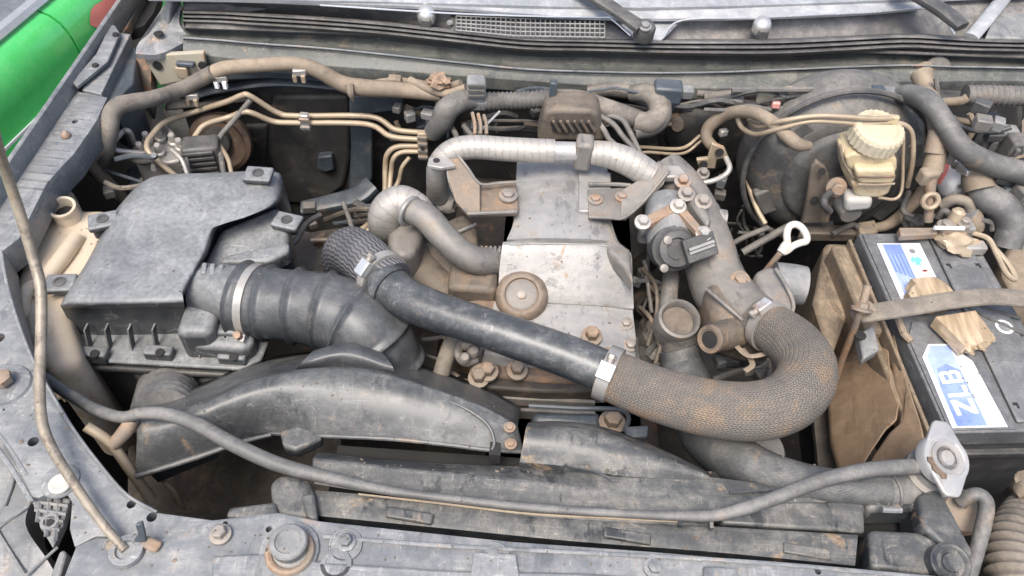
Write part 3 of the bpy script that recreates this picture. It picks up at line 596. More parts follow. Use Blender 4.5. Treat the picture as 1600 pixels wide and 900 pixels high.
# ------------------------------------------------------------------ air filter box
ab = TH('air_filter_box', (270, 470, -.32), 'large dusty black air filter box with stepped lid, biggest box in the bay', 'air filter')
ZT = -.020
top = [(97, 470), (140, 402), (170, 344), (196, 310), (222, 285), (254, 273), (335, 270), (427, 267), (442, 286), (440, 312), (420, 326), (372, 341), (340, 356), (325, 395), (300, 440), (282, 474), (276, 480), (110, 482)]
base = []
lidm = MB()
def ringpts(scale, z, dx=0, dy=0):
    cx, cy = 270, 380
    return [(cx + (x - cx) * scale + dx, cy + (y - cy) * scale + dy, z) for x, y in top]
_t = spline([(V((x, y, 0)),) for x, y in top + top[:1]], 4)[:-1]; top = [(q[0].x, q[0].y) for q in _t]
R_ = [[W(p) for p in ringpts(s_, ZT - d_)] for s_, d_ in ((.78, 0), (.85, .0008), (.90, .0030), (.935, .0065), (.965, .0125), (.985, .020), (.996, .029), (1.0, .040))]
cen = sum(R_[7], V((0, 0, 0))) / len(top)
R_.append([cen + (p - cen) * 1.006 - V((0, 0, .03)) for p in R_[7]]); R_.append([cen + (p - cen) * 1.014 - V((0, 0, .066)) for p in R_[7]])
n = len(top); lidm.add([p for r in R_ for p in r], [list(range(n))] + [[i * n + k, i * n + (k + 1) % n, (i + 1) * n + (k + 1) % n, (i + 1) * n + k] for i in range(len(R_) - 1) for k in range(n)])
lid = lidm.build('lid', m_air, ab, ang=75)
# lower step of the lid on the right, flange, ribs
PR([(300, 440), (325, 392), (342, 356), (436, 318), (450, 345), (452, 378), (432, 396), (400, 420), (372, 440), (345, 470), (330, 520), (270, 520)], .10, z=-.060).build('lid_step', m_air, lid, bevel=.012, seg=4)
PR([(340, 410), (350, 398), (452, 376), (452, 392), (420, 408)], .03, z=-.050).build('lid_ridge', m_air, lid, bevel=.006, seg=3)
PR([(103, 542), (118, 510), (285, 505), (330, 490), (398, 500), (420, 532), (408, 562), (374, 577), (140, 563), (110, 553)], .008, z=-.116).build('flange', m_air, ab, bevel=.003)
PR([(108, 562), (118, 515), (285, 510), (330, 495), (396, 505), (416, 545), (404, 574), (372, 588), (140, 574)], .010, z=-.130).build('lower_flange', m_black, ab, bevel=.003)
PR([(120, 552), (120, 510), (285, 505), (385, 505), (396, 545), (384, 568), (362, 572), (145, 560)], .15, z=-.142).build('lower_case', m_black, ab, bevel=.012, seg=3)
PR([(290, 500), (312, 488), (372, 488), (394, 512), (398, 532), (380, 546), (296, 538)], .032, z=-.085).build('outlet_box', m_air, ab, bevel=.010, seg=4)
PR([(292, 512), (316, 500), (368, 503), (386, 520), (360, 521), (300, 520)], .012, z=-.078).build('outlet_ridge', m_air, ab, bevel=.005, seg=3)
def ribw(x, y, h=.045, n=.0022): return prism(MB(), [W((x, y, -.085)), W((x, y, -.085)) + V((n, 0, 0)), W((x, y, -.085)) + V((n, -.018, -h)), W((x, y, -.085)) + V((0, -.018, -h))], .012, V((0, 1, 0)))
for x in (130, 162, 198, 236): ribw(x, 516).build('rib', m_air, ab)
for x in (306, 350): ribw(x, 528).build('rib', m_air, ab)
def tab(x, y, z, rot, sx=.042, sy=.03, par=lid):
    c_ = W((x, y, z)); o = bx(c_, sx, sy, .006, rot).build('bolt_lug', m_air, par, bevel=.002)
    ring(c_ + V((0, 0, .003)), V((0, 0, 1)), .0062, .0018, 18, 6).build('lug_eye', m_air, o) if par is not lid else None
    return o
for x, y, z, rot in ((162, 346, -.03, .4), (95, 444, -.055, .15), (404, 274, -.012, 0.), (449, 347, -.05, -.2)):
    c_ = W((x, y, z)); o = bx(c_, .040, .030, .010, rot).build('bolt_lug', m_air, ab, bevel=.003)
    lathe(c_, V((0, 0, 1)), [(.0085, .003), (.0085, .0062), (.0055, .0064), (.005, .0052)], 18).build('lug_eye', m_black, o)
bx((164, 352, -.045), .034, .02, .03, .4).build('lug_web', m_black, ab, bevel=.003)
for x, y in ((250, 553), (148, 555), (365, 560)):
    o = bx((x, y, -.112), .038, .016, .022).build('clip', m_air, ab, bevel=.003)
    lathe(W((x, y - 2, -.100)), V((0, -.2, 1)), [(.006, 0), (.006, .0015), (.003, .0015)], 12).build('clip_eye', m_gap, o)
T([(118, 524, -.10), (108, 548, -.12), (118, 556, -.125), (132, 558, -.125)], 6, seg=8).build('wire_clip', m_pipe, ab)
lathe((113, 546, -.115), V((0, -.5, 1)), [(.009, 0), (.008, .004), (.003, .005)], 12).build('mount_screw', m_rust, ab)
# neck and its little hose clip
tube_w(nkm := MB(), path([(312, 452, -.068, 84), (345, 458, -.068, 92), (392, 468, -.068, 104)], n=4), seg=24); nkm.build('outlet_neck', m_air, ab)
for dx in (0, 13, 26): bx((322 + dx, 428 + dx * .1, -.040), .007, .02, .026, .2).build('neck_clip', m_air, ab, bevel=.002)
T([(214, 586, -.17), (300, 596, -.17), (390, 584, -.17)], 14, seg=8).build('case_rib', m_black, ab)
def clamp(c, ax, Rm, wd, sd, label, m=m_clamp, group='worm screw hose clamps'):
    """worm screw hose clamp: band, housing and screw"""
    c = W(c); a, s, t = axes(ax); o = TH('hose_clamp', c, label, 'hose clamp', group)
    lathe(c - a * wd / 2, a, [(Rm - .001, 0), (Rm + .0016, 0), (Rm + .0016, wd), (Rm - .001, wd)], 32).build('band', m, o)
    d = V(sd); d = (d - a * d.dot(a)).normalized(); e = a.cross(d); p = c + d * (Rm + .005)
    box(p, a * wd * .62, e * .011, d * .0055).build('screw_housing', m_steel, o, bevel=.0015)
    sc_ = tube_w(q := MB(), [(p - e * .016, .0046), (p + e * .010, .0046)], seg=10); q.build('worm_screw', m_bolt, o)
    lathe(p - e * .016, -e, [(.0058, 0), (.0058, .005), (.004, .006)], 6).build('screw_head', m_bolt, o)
    return o
# ------------------------------------------------------------------ ribbed intake hose
ih = TH('intake_hose', (510, 500, -.16), 'wide ribbed black rubber intake hose bending down beside the air box', 'hose')
ipts = path([(378, 466, -.068, 112), (400, 471, -.067, 112), (440, 476, -.064, 112), (490, 482, -.062, 116), (535, 494, -.064, 122), (575, 520, -.075, 124), (602, 560, -.11, 112), (615, 606, -.16, 104)], n=10)
tube_w(q := MB(), ipts, seg=36, ribs=[(.040, .0050, 14)]); q.build('hose_body', m_hosebl, ih)
p_ = ipts[14]; clamp(W((399, 471, -.067)), W((440, 476, -.064)) - W((378, 466, -.068)), M_PX((399, 471, -.067), 58), .011, (-.05, -1, -.35), 'steel hose clamp where the ribbed intake hose leaves the air box')
# ------------------------------------------------------------------ snorkel duct over the radiator
sd = TH('intake_snorkel', (480, 660, -.10), 'broad black moulded intake snorkel arching over the radiator shroud', 'air duct')
lip = [(212, 742), (262, 727), (318, 709), (372, 690), (424, 677), (500, 681), (611, 686), (700, 695), (764, 703), (818, 706)]
crest = [(215, 650), (262, 644), (318, 622), (372, 599), (436, 581), (510, 573), (580, 576), (664, 600), (748, 630), (808, 662)]
def mixp(a, b, f, z): return [(p[0] + (q[0] - p[0]) * f, p[1] + (q[1] - p[1]) * f, z) for p, q in zip(a, b)]
back = [(p[0] + 6, p[1] - 26) for p in crest]
ZL = [-.070, -.066, -.062, -.058, -.052, -.038, -.030, -.028, -.028, -.034]
def srow(f, h): return [(a[0] + (b[0] - a[0]) * f, a[1] + (b[1] - a[1]) * f, zl + (zc - zl) * h) for a, b, zl, zc in zip(lip, crest, ZL, [-.020, -.016, -.008, -.002, .002, .004, .004, .000, -.008, -.024])]
rows = [srow(0, 0), srow(.03, .06), srow(.20, .32), srow(.45, .68), srow(.70, .95), srow(.88, 1.0), srow(.98, .80), [(p[0] + 2, p[1] - 2, -.05) for p in crest], [(p[0], p[1], -.13) for p in back]]
patch(rows, nu=4, nv=4).build('duct_shell', m_duct, sd, solid=.003, ang=60)
tube_w(q := MB(), spline([(W((x, y + 2, z_)), M_PX((x, y, -.062), r)) for (x, y), r, z_ in zip(lip[:5], (5, 5, 5, 4.5, 3.5), ZL)], 6), seg=10); q.build('rolled_lip', m_duct, sd)
tube_w(q := MB(), spline([(W((x, y, z_)), .0026) for (x, y), z_ in zip(lip[4:], ZL[4:])], 6), seg=8); q.build('rolled_lip', m_duct, sd)
T([(436, 592, -.004), (510, 582, -.001), (566, 580, .0), (618, 594, .0), (680, 618, -.004), (730, 640, -.004), (762, 664, -.010), (772, 690, -.018), (768, 704, -.024)], 5, n=6, seg=8).build('mould_seam', m_duct, sd)
PR([(216, 690), (232, 670), (300, 660), (330, 690), (232, 730), (218, 716)], .04, z=-.09).build('mouth', m_gap, sd)
PR([(766, 690), (782, 692), (782, 712), (764, 710)], .02, z=-.022).build('end_notch', m_gap, sd)
for x, y in ((796, 668), (798, 694)): hexbolt((x, y, -.016), .0045, .004).build('screw', m_rust, sd)
PR([(436, 672), (470, 662), (500, 674), (504, 684), (484, 694), (462, 704), (442, 698)], .02, z=-.036).build('mount_lug', m_duct, sd, bevel=.006, seg=3)
patch([[(452, 590, -.05), (530, 582, -.045), (620, 594, -.05)], [(470, 568, -.025), (540, 553, -.02), (614, 574, -.03)], [(490, 548, -.035), (545, 538, -.03), (602, 556, -.04)], [(505, 545, -.08), (548, 530, -.08), (596, 545, -.08)]], skirt=.05).build('joint_dome', m_hosebl, sd)
tube_w(q := MB(), path([(276, 586, -.24, 96), (264, 616, -.17, 90), (256, 652, -.11, 92)], n=6), seg=28, ribs=[(.018, .004, 3)])
tag(q.build('bellows', m_rub), 'black ribbed bellows dropping from the air box into the snorkel mouth', 'hose')
# ------------------------------------------------------------------ overflow hose
ov = T([(70, 590, -.09, 18), (92, 606, -.07, 18), (118, 622, -.05, 18), (150, 640, -.03, 19), (190, 652, -.01, 19), (222, 646, .0, 20), (262, 648, .006, 22), (310, 664, .008, 23), (360, 692, .006, 24), (430, 724, .0, 24), (500, 743, -.004, 21), (600, 765, -.006, 15), (720, 781, -.006, 13), (830, 793, -.006, 13), (960, 802, -.006, 13), (1060, 806, -.004, 16), (1120, 805, .0, 19), (1190, 786, .012, 22), (1280, 752, .022, 24), (1360, 734, .02, 25), (1436, 729, .012, 25)], n=8, seg=16).build('overflow_hose', m_greyh)
tag(ov, 'long thin grey overflow hose lying across the radiator top', 'hose')
st = TH('spigot_pipe', (180, 700, -.05), 'rusty tan branching pipe stub sticking up by the corner panel', 'pipe')
T([(134, 666, -.01, 17), (172, 692, -.03, 17), (206, 738, -.07, 17), (236, 780, -.12, 18)], seg=12).build('pipe', m_pipe, st)
T([(206, 656, -.012, 22), (196, 674, -.02, 24), (176, 696, -.032, 20)], seg=12).build('branch', m_rust, st)
tag(T([(256, 752, -.14, 9), (272, 768, -.16, 9), (286, 796, -.2, 9)], seg=8).build('drain_tube', m_pipe), 'thin tan tube in the dark gap below the snorkel mouth', 'tube')
tag(patch([[(80, 600, -.2), (110, 590, -.19), (150, 600, -.2)], [(84, 588, -.17), (112, 580, -.15), (148, 588, -.17)], [(90, 572, -.2), (118, 566, -.19), (144, 574, -.2)]], skirt=.05).build('mud_flap', m_mud), 'crumpled brown dirt caked flap under the air box corner', 'flap')
tag(blob((118, 596, -.20), .04, .03, .02, amp=.4, seed=3).build('dirt_clod', m_mud), 'clod of dried brown dirt wedged by the washer tank foot', 'dirt')
tag(PR([(200, 660), (520, 640), (560, 800), (330, 830), (200, 790)], .02, z=-.36).build('front_recess_plate', m_trayd), 'dirty plate deep below the snorkel, coloured dark as in shade', 'plate')  # dark colour also stands in for the shade deep in the gap

# ------------------------------------------------------------------ brake pressure unit with its pipes
ub = TH('brake_unit', (245, 270, -.26), 'brake pressure unit with pale metal block and blue-black base', 'brake unit')
PR([(196, 262), (226, 246), (262, 244), (292, 262), (300, 300), (200, 300)], .16, z=-.165).build('base_block', m_bodyd, ub, bevel=.008, seg=3)
PR([(204, 228), (238, 214), (296, 222), (300, 246), (262, 254), (210, 250)], .05, z=-.115).build('valve_block', m_alu, ub, bevel=.004)
for i, (x, y) in enumerate(((232, 222), (252, 218), (272, 224), (250, 240), (283, 232), (222, 238))):
    lathe((x, y, -.112), V((.1, -.2, 1)), [(.009, 0), (.009, .006), (.006, .008), (.006, .022), (.0045, .024)], 10).build('port', m_pipeg, ub)
cn = bx((320, 248, -.13), .060, .04, .075, .25).build('connector', m_black, ub, bevel=.006)
for i in range(6): bx(W((318, 249, -.13)) + V((0, -.022, .03 - .011 * i)), .056, .004, .004, .25).build('rib', m_black, cn)
hn = TH('horn', (345, 225, 1.12), 'rusty orange round horn half hidden behind the brake pipes', 'horn')
lathe((345, 222, 1.10), V((.1, -1, .35)), [(.046, -.03), (.056, .0), (.054, .008), (.046, .012), (.040, .004), (.024, .002)], 36).build('trumpet', m_orange, hn)
lathe((340, 218, 1.10), V((.1, -1, .35)), [(.026, .0), (.024, .016), (.004, .018)], 24).build('hub', m_fire, hn)
def pipe(px, wd, label, m=m_pipe, name='brake_pipe', cat='pipe', group='bent metal lines', n=7, seg=10, **k):
    return tag(T(px, wd, n=n, seg=seg, **k).build(name, m), label, cat, group)
pipe([(276, 276, -.12), (253, 257, -.10), (233, 238, -.085), (230, 224, -.08), (240, 208, -.08), (258, 191, -.08), (300, 176, 1.10), (351, 160, 1.10), (378, 149, 1.10), (391, 150, 1.10), (434, 176, 1.11), (465, 181, 1.11), (578, 182, 1.11), (617, 202, 1.10), (656, 207, 1.10)], 9, 'upper one of the two tan pipes arching over the brake unit')
pipe([(290, 242, -.11), (309, 207, -.10), (323, 194, -.095), (358, 183, 1.09), (380, 175, 1.09), (395, 177, 1.09), (428, 190, 1.10), (465, 192, 1.10), (572, 194, 1.10), (610, 213, 1.09), (656, 218, 1.09)], 9, 'lower one of the two tan pipes arching over the brake unit')
pipe([(656, 228, 1.09), (622, 229, 1.09), (606, 240, 1.085), (602, 262, 1.08), (601, 305, 1.05), (588, 336, 1.02), (560, 362, .98), (530, 374, .97), (488, 385, .96)], 9, 'outer tan pipe turning down from the bulkhead clip to the lower left')
pipe([(656, 237, 1.08), (628, 238, 1.08), (615, 248, 1.075), (611, 270, 1.07), (607, 305, 1.04), (596, 334, 1.01), (572, 362, .97), (540, 372, .96), (486, 376, .95)], 8, 'inner tan pipe turning down from the bulkhead clip beside its twin')
pipe([(640, 246, 1.07), (628, 262, 1.06), (622, 285, 1.05), (606, 308, 1.03)], 7, 'short thin brown pipe just right of the twin down pipes')
pipe([(224, 240, -.10), (184, 235, -.085), (175, 227, -.08), (180, 218, -.08), (192, 206, -.08), (202, 206, -.08), (210, 224, -.11)], 9, 'looped pale pipe at the left end of the brake unit', m_pipeg)
pipe([(261, 198, -.10), (276, 220, -.10), (290, 244, -.105), (296, 278, -.12)], 7, 'dark thin pipe crossing the pale valve block', m_conv)
pipe([(268, 234, -.085), (284, 250, -.09), (294, 276, -.11)], 7, 'pale short pipe curving off the front of the valve block', m_pipeg)
pipe([(392, 156, 1.10), (364, 190, 1.08), (342, 218, 1.05), (346, 248, 1.0), (350, 274, .97)], 9, 'dark pipe crossing in front of the orange horn', m_conv)
pipe([(342, 225, 1.04), (356, 248, 1.0), (362, 272, .97)], 7, 'tan wire hanging right of the black connector')
for x, y, q, sx, sz, lab in ((477, 190, 1.095, .016, .034, 'small bright clip holding the twin tan pipes to the bulkhead'), (661, 227, 1.075, .016, .060, 'tall tan clip block gathering four pipes left of the silver duct')):
    o = TH('pipe_clip', (x, y, q), lab, 'clip'); m_ = m_steel if x < 500 else m_pipe
    bx((x, y, q), sx, .012, sz, 0).build('clip_body', m_, o, bevel=.002)
    for d in ((-.25, .25) if x < 500 else (-.36, -.12, .12, .36)): bx(W((x, y, q)) + V((0, -.004, d * sz)), sx * 1.05, .010, .004).build('clip_groove', m_bolt, o)
    lathe(W((x, y, q)) + V((0, -.007, -sz * .36 if x < 500 else 0)), V((0, -1, .2)), [(.004, 0), (.004, .002), (.0025, .002)], 10).build('clip_hole', m_gap, o)
# ================================================================== WIRING ALONG THE BULKHEAD
def har(px, wd, label, m=m_harn, name='wiring_harness', cat='wiring', group='taped harnesses along the bulkhead', n=7, seg=12, **k):
    return tag(T(px, wd, n=n, seg=seg, **k).build(name, m), label, cat, group)
har([(150, 268, -.14, 24), (164, 238, -.08, 26), (170, 206, -.04, 28), (174, 180, -.02, 28), (186, 165, -.012, 28), (206, 160, -.018, 27), (242, 153, -.03, 25), (286, 138, 1.10, 24), (334, 113, 1.10, 24)], 26, 'thick grey taped harness rising from the left wing to the bulkhead')
har([(330, 115, 1.105, 24), (356, 106, 1.105, 23), (417, 101, 1.11, 22), (466, 100, 1.11, 22), (500, 112, 1.11, 24), (533, 130, 1.11, 26), (567, 137, 1.10, 27), (633, 141, 1.10, 25), (690, 148, 1.09, 22)], 24, 'tan dust coated hose running along the left bulkhead', m_tanh)
har([(172, 206, -.05, 26), (164, 224, -.06, 24), (148, 238, -.07, 22), (140, 252, -.09, 22), (154, 270, -.12, 20), (190, 308, -.18, 20)], 24, 'brown harness branch dropping behind the air box corner', m_tanh)
for x, y in ((345, 122), (468, 112), (300, 150)):
    o = TH('harness_clip', (x, y, 1.10), {345: 'broken white clip under the harness near the left bulkhead bend', 468: 'pale clip under the tan hose on the left bulkhead', 300: 'tan clip below the grey harness beside the beige panel'}[x], 'clip')
    bx((x, y, 1.10), .022, .012, .012, .2).build('clip_body', m_pipeg, o, bevel=.002)
    for dx in (-.008, .006): bx(W((x, y, 1.10)) + V((dx, -.004, -.010)), .007, .008, .014).build('clip_tooth', m_lwhite if x == 345 else m_pipe, o, bevel=.001)
tag(T([(546, 132, 1.09, 14), (548, 146, 1.08, 11), (552, 158, 1.08, 4)], n=5, seg=8).build('tape_tail', m_tanh), 'torn tan tail of tape hanging from the bulkhead hose', 'tape')
har([(560, 138, 1.12), (600, 128, 1.12), (640, 128, 1.12), (690, 136, 1.10), (720, 130, 1.09)], 12, 'brown thin harness above the tan bulkhead hose', m_tanh)
har([(640, 126, 1.11), (672, 140, 1.09), (700, 146, 1.08), (728, 138, 1.08)], 14, 'brown cable dipping toward the grey connector', m_tanh)
tag(blob((686, 127, 1.09), .018, .015, .012, amp=.6, seed=5).build('wire_knot', m_rust), 'rusty tangled knot of bare wire on the bulkhead', 'wire')
tag(bx((617, 125, 1.11), .022, .015, .014).build('bulkhead_block', m_tanh, bevel=.003), 'small tan block sitting on the bulkhead hose', 'block')
cb = TH('harness_connector', (745, 142, 1.06), 'dusty grey multiplug between elbow hose and ribbed conduit', 'connector')
bx((744, 142, 1.06), .030, .03, .044, .1).build('plug', m_grey, cb, bevel=.004)
bx(W((748, 158, 1.06)), .026, .03, .018, .1).build('plug_collar', m_grey, cb, bevel=.003)
for i in range(3): bx(W((744, 134 + i * 8, 1.043)), .026, .004, .004, .1).build('rib', m_conv, cb)
har([(676, 208, 1.03, 30), (690, 190, 1.03, 36), (700, 170, 1.035, 38), (722, 158, 1.05, 34), (748, 157, 1.06, 26)], 36, 'black elbow hose bending up to the grey multiplug', m_conv, 'elbow_hose', 'hose')
tube_w(q := MB(), path([(752, 159, 1.06, 27), (790, 158, 1.06, 26), (830, 156, 1.06, 26), (872, 152, 1.06, 26)], n=6), seg=14, ribs=[(.007, .002, 1)])
tag(q.build('ribbed_conduit', m_conv), 'ribbed grey conduit running right from the multiplug', 'conduit')
tag(bx((863, 152, 1.04), .011, .012, .06).build('strap_clip', m_bodyd, bevel=.002), 'upright blue-grey strap over the conduit end', 'strap')
har([(868, 154, 1.06, 30), (905, 158, 1.05, 34), (940, 168, 1.05, 32), (975, 180, 1.05, 32), (1008, 192, 1.06, 30)], 30, 'brown taped harness trunk right of the ribbed conduit', m_harn)
for i, pts in enumerate([[(935, 180, 1.03), (958, 194, 1.02), (974, 214, 1.0), (994, 236, .98)], [(940, 178, 1.04), (970, 186, 1.03), (984, 206, 1.01), (1000, 240, .98)], [(930, 184, 1.02), (944, 204, 1.0), (952, 218, .99), (966, 230, .98)], [(704, 196, 1.04), (712, 210, 1.02), (716, 224, 1.0)], [(724, 196, 1.04), (738, 214, 1.02), (744, 228, 1.0)]]):
    har(pts, 9, ['dark wire falling beside the louvred cover, left strand', 'dark wire falling beside the louvred cover, right strand', 'short dark wire hugging the louvred cover edge', 'dark wire behind the silver duct bend, left one', 'dark wire behind the silver duct bend, right one'][i], m_conv, 'wire', 'wire', 'loose dark wires')
tag(T([(781, 174, 1.04), (747, 208, 1.0)], 4, n=2, seg=6).build('metal_rod', m_steel), 'thin bright rod slanting behind the silver duct', 'rod')
for i in range(3): tag(T([(738 + i * 9, 176 + i * 2, 1.02), (742 + i * 9, 194, 1.0), (742 + i * 9, 210, .98)], 6, n=4, seg=6).build('spring_coil', m_rust), ['leftmost short rusty pipe in the dark behind the silver duct bend', 'middle short rusty pipe in the dark behind the silver duct bend', 'rightmost short rusty pipe in the dark behind the silver duct bend'][i], 'pipe', 'rusty pipes behind the duct')
har([(986, 146, 1.10, 26), (1010, 146, 1.09, 30), (1026, 158, 1.08, 34), (1030, 178, 1.06, 34), (1014, 192, 1.05, 36), (990, 190, 1.05, 34)], 30, 'black heater hose with brown upper bend on the bulkhead', m_harn, 'heater_hose', 'hose')
har([(1036, 160, 1.08), (1036, 182, 1.06), (1022, 198, 1.05), (990, 206, 1.04)], 26, 'dark lower run of hose under the brown bend', m_conv, 'heater_hose', 'hose')
har([(920, 146, 1.11), (950, 140, 1.11), (985, 144, 1.11)], 22, 'brown bulkhead hose behind the harness trunk', m_harn, 'heater_hose', 'hose')
tag(bx((1043, 143, 1.09), .045, .03, .03).build('junction_block', m_bodyd, bevel=.004), 'blue-grey junction block below the cowl flange', 'block')
tag(bx((1073, 144, 1.10), .022, .02, .018).build('junction_plug', m_grey, bevel=.003), 'small grey plug right of the junction block', 'plug')
har([(1090, 146, 1.11), (1130, 150, 1.10), (1170, 160, 1.09), (1200, 166, 1.08)], 11, 'grey cable running right under the cowl flange', m_harn)
har([(1100, 152, 1.10), (1150, 148, 1.10), (1200, 146, 1.09), (1250, 152, 1.08), (1310, 158, 1.07)], 16, 'dusty cable bundle above the brake booster', m_harn)
har([(1190, 170, 1.07), (1250, 168, 1.06), (1290, 160, 1.06), (1330, 152, 1.06)], 12, 'black cable arching over the booster shoulder', m_conv)
cc = TH('connector_row', (1370, 160, 1.07), 'row of dusty connectors above the brake fluid cap', 'connector')
for i, (x, y, m_) in enumerate(((1335, 152, m_grey), (1352, 152, m_conv), (1368, 150, m_bodyd), (1384, 152, m_grey), (1358, 168, m_grey), (1396, 166, m_bodyd))): bx((x, y, 1.06), .022, .02, .030, .1 * (i % 3 - 1)).build('plug', m_, cc, bevel=.003)
tag(bx((1212, 163, 1.06), .012, .01, .010).build('pink_plug', m_pink, bevel=.001), 'tiny pink plug above the brake booster edge', 'plug')
for i, (x, y) in enumerate(((1196, 150), (1218, 152), (1238, 148), (1262, 146), (1300, 146))): tag(bx((x, y, 1.08), .026, .02, .022, .1 * (i - 2)).build('bulkhead_fitting', [m_beige, m_grey, m_tanh, m_grey, m_conv][i], bevel=.003), ['beige fitting left of the pink plug', 'grey fitting over the pink plug', 'tan fitting on the bulkhead over the booster', 'grey fitting on the bulkhead right of the tan one', 'black fitting next to the connector row'][i], 'fitting')
# fine lines to the right of the engine
pipe([(980, 236, 1.02), (1000, 230, 1.04), (1064, 232, 1.08), (1094, 212, 1.10)], 6, 'upper thin line kinking up right of the silver duct')
pipe([(990, 244, 1.0), (1010, 238, 1.03), (1066, 240, 1.07), (1096, 220, 1.09)], 5, 'lower thin line kinking up right of the silver duct')
har([(1116, 232, 1.04, 18), (1104, 216, 1.05, 18), (1108, 198, 1.06, 20), (1130, 181, 1.06, 20), (1156, 174, 1.04, 20), (1184, 178, 1.01, 21), (1214, 197, .975, 22), (1244, 224, .955, 22), (1266, 228, .955, 14)], 20, 'tan vacuum hose arching onto the brake booster', m_tanh, 'vacuum_hose', 'hose')
pipe([(1150, 178, 1.05), (1160, 200, 1.03), (1182, 210, .99), (1214, 202, .965), (1264, 190, .96), (1314, 191, .96), (1350, 194, .96), (1400, 192, .965), (1424, 206, .965), (1426, 250, .955), (1418, 292, .95)], 8, 'lower brass brake line across the booster top')
pipe([(1170, 188, 1.05), (1186, 198, 1.0), (1222, 189, .965), (1280, 181, .96), (1362, 185, .96), (1400, 184, .965)], 8, 'upper brass brake line across the booster top')
pipe([(1400, 192, .965), (1411, 206, .955), (1411, 250, .945), (1409, 296, .93), (1398, 311, .92), (1374, 309, .915)], 5, 'thin pipe dropping right of the fluid reservoir')
lb = TH('line_bracket', (1122, 250, 1.02), 'tan slotted bracket with bolt below the vacuum hose', 'bracket')
prism(MB(), [(1112, 224, 1.02), (1132, 232, 1.02), (1138, 246, 1.02), (1120, 250, 1.02), (1118, 264, 1.02), (1092, 264, 1.02), (1088, 250, 1.02), (1106, 248, 1.02)], .008, V((0, 1, 0))).build('plate', m_pipe, lb, bevel=.002)
for x, y in ((1099, 257), (1124, 238)): lathe((x, y, 1.018), V((0, -1, .2)), [(.007, 0), (.007, .002), (.004, .002)], 12).build('slot', m_gap, lb)
hexbolt((1098, 272, 1.0), .007, .012, V((0, -.3, 1))).build('bolt', m_bolt, lb)
pipe([(1086, 287, .98), (1112, 283, .98), (1132, 274, .99), (1140, 262, 1.0), (1134, 246, 1.02)], 9, 'bright curved pipe under the slotted bracket', m_pipeg)
tag(bx((1130, 207, 1.06), .014, .01, .012, .4).build('square_clip', m_pipeg, bevel=.002), 'small pale square clip inside the vacuum hose bend', 'clip')

# ================================================================== ENGINE
en = TH('engine', (880, 470, -.60), 'dirty diesel engine with grey cast valve cover in the middle of the bay', 'engine')
box(V((.06, .80, -.42)), V((.17, 0, 0)), V((0, .32, 0)), V((0, 0, .21))).build('block', m_mass, en, bevel=.02)
box(V((.09, .82, -.26)), V((.12, 0, 0)), V((0, .29, 0)), V((0, 0, .05))).build('cylinder_head', m_alud, en, bevel=.01)
patch([[(808, 246, -.040), (850, 246, -.028), (910, 248, -.028), (948, 252, -.040)], [(806, 300, -.034), (850, 298, -.022), (915, 300, -.022), (952, 304, -.034)], [(803, 345, -.036), (850, 343, -.024), (915, 345, -.024), (956, 348, -.036)], [(792, 374, -.038), (850, 372, -.026), (922, 374, -.026), (966, 378, -.038)]], nu=5, nv=3, skirt=.14).build('valve_cover', m_alub, en, ang=30)
vc2 = patch([[(786, 378, -.040), (850, 376, -.036), (925, 378, -.036), (972, 384, -.040)], [(784, 388, -.041), (850, 386, -.036), (925, 388, -.036), (986, 396, -.048)], [(780, 425, -.066), (850, 424, -.060), (925, 428, -.060), (988, 432, -.070)], [(778, 468, -.094), (850, 468, -.088), (925, 472, -.088), (990, 474, -.096)], [(776, 474, -.098), (850, 475, -.094), (925, 478, -.094), (990, 482, -.100)]], nu=5, nv=3, skirt=.12); vc2.build('valve_cover_slope', m_alub, en, ang=30)
patch([[(772, 472, -.100), (850, 474, -.094), (925, 478, -.094), (988, 482, -.104)], [(766, 505, -.106), (850, 508, -.100), (930, 512, -.100), (992, 514, -.110)], [(758, 545, -.112), (850, 548, -.106), (930, 552, -.106), (996, 552, -.116)], [(752, 570, -.130), (850, 575, -.125), (930, 580, -.125), (1000, 575, -.13)]], nu=5, nv=3, skirt=.10).build('front_cover', m_alub, en, ang=30)
T([(796, 382, -.037), (880, 381, -.033), (964, 385, -.038)], 3, n=4, seg=8).build('casting_ridge', m_alub, en)
PR([(955, 346), (968, 376), (986, 390), (990, 440), (975, 415), (950, 392), (940, 352)], .03, z=-.034).build('cover_shoulder', m_alud, en, bevel=.006, seg=3)
fb = lathe((815, 460, -.076), V((-.05, -.5, 1)), [(.041, -.05), (.037, -.005), (.031, .002), (.027, .003), (.024, .002), (.023, -.002)], 32).build('filler_boss', m_castr, en)
lathe((815, 460, -.076), V((-.05, -.5, 1)), [(.0225, -.006), (.0215, -.001), (.018, .0), (.004, .0003)], 28).build('oil_cap', m_alud, en)
lathe(W((815, 460, -.076)) + V((-.05, -.5, 1)).normalized() * .0005, V((-.05, -.5, 1)), [(.007, -.004), (.007, .003), (.004, .004)], 12).build('cap_bolt', m_bolt, en)
for x, y, z in ((924, 527, -.095), (762, 582, -.115), (748, 592, -.12), (808, 580, -.12), (950, 560, -.11)):
    hexbolt((x, y, z), .0095, .020, V((0, -.2, 1))).build('head_bolt', m_rust, en)
lathe((750, 590, -.13), V((0, -.15, 1)), [(.013, 0), (.014, .018), (.011, .022), (.004, .022)], 20).build('rubber_bush', m_rust, en)
PR([(735, 560), (800, 556), (935, 590), (930, 612), (850, 612), (735, 604)], .03, z=-.135).build('front_plate', m_mass, en, bevel=.004)
PR([(745, 540), (800, 548), (880, 572), (930, 585), (930, 598), (850, 594), (742, 584)], .02, z=-.128).build('timing_plate', m_rustd, en, bevel=.006)
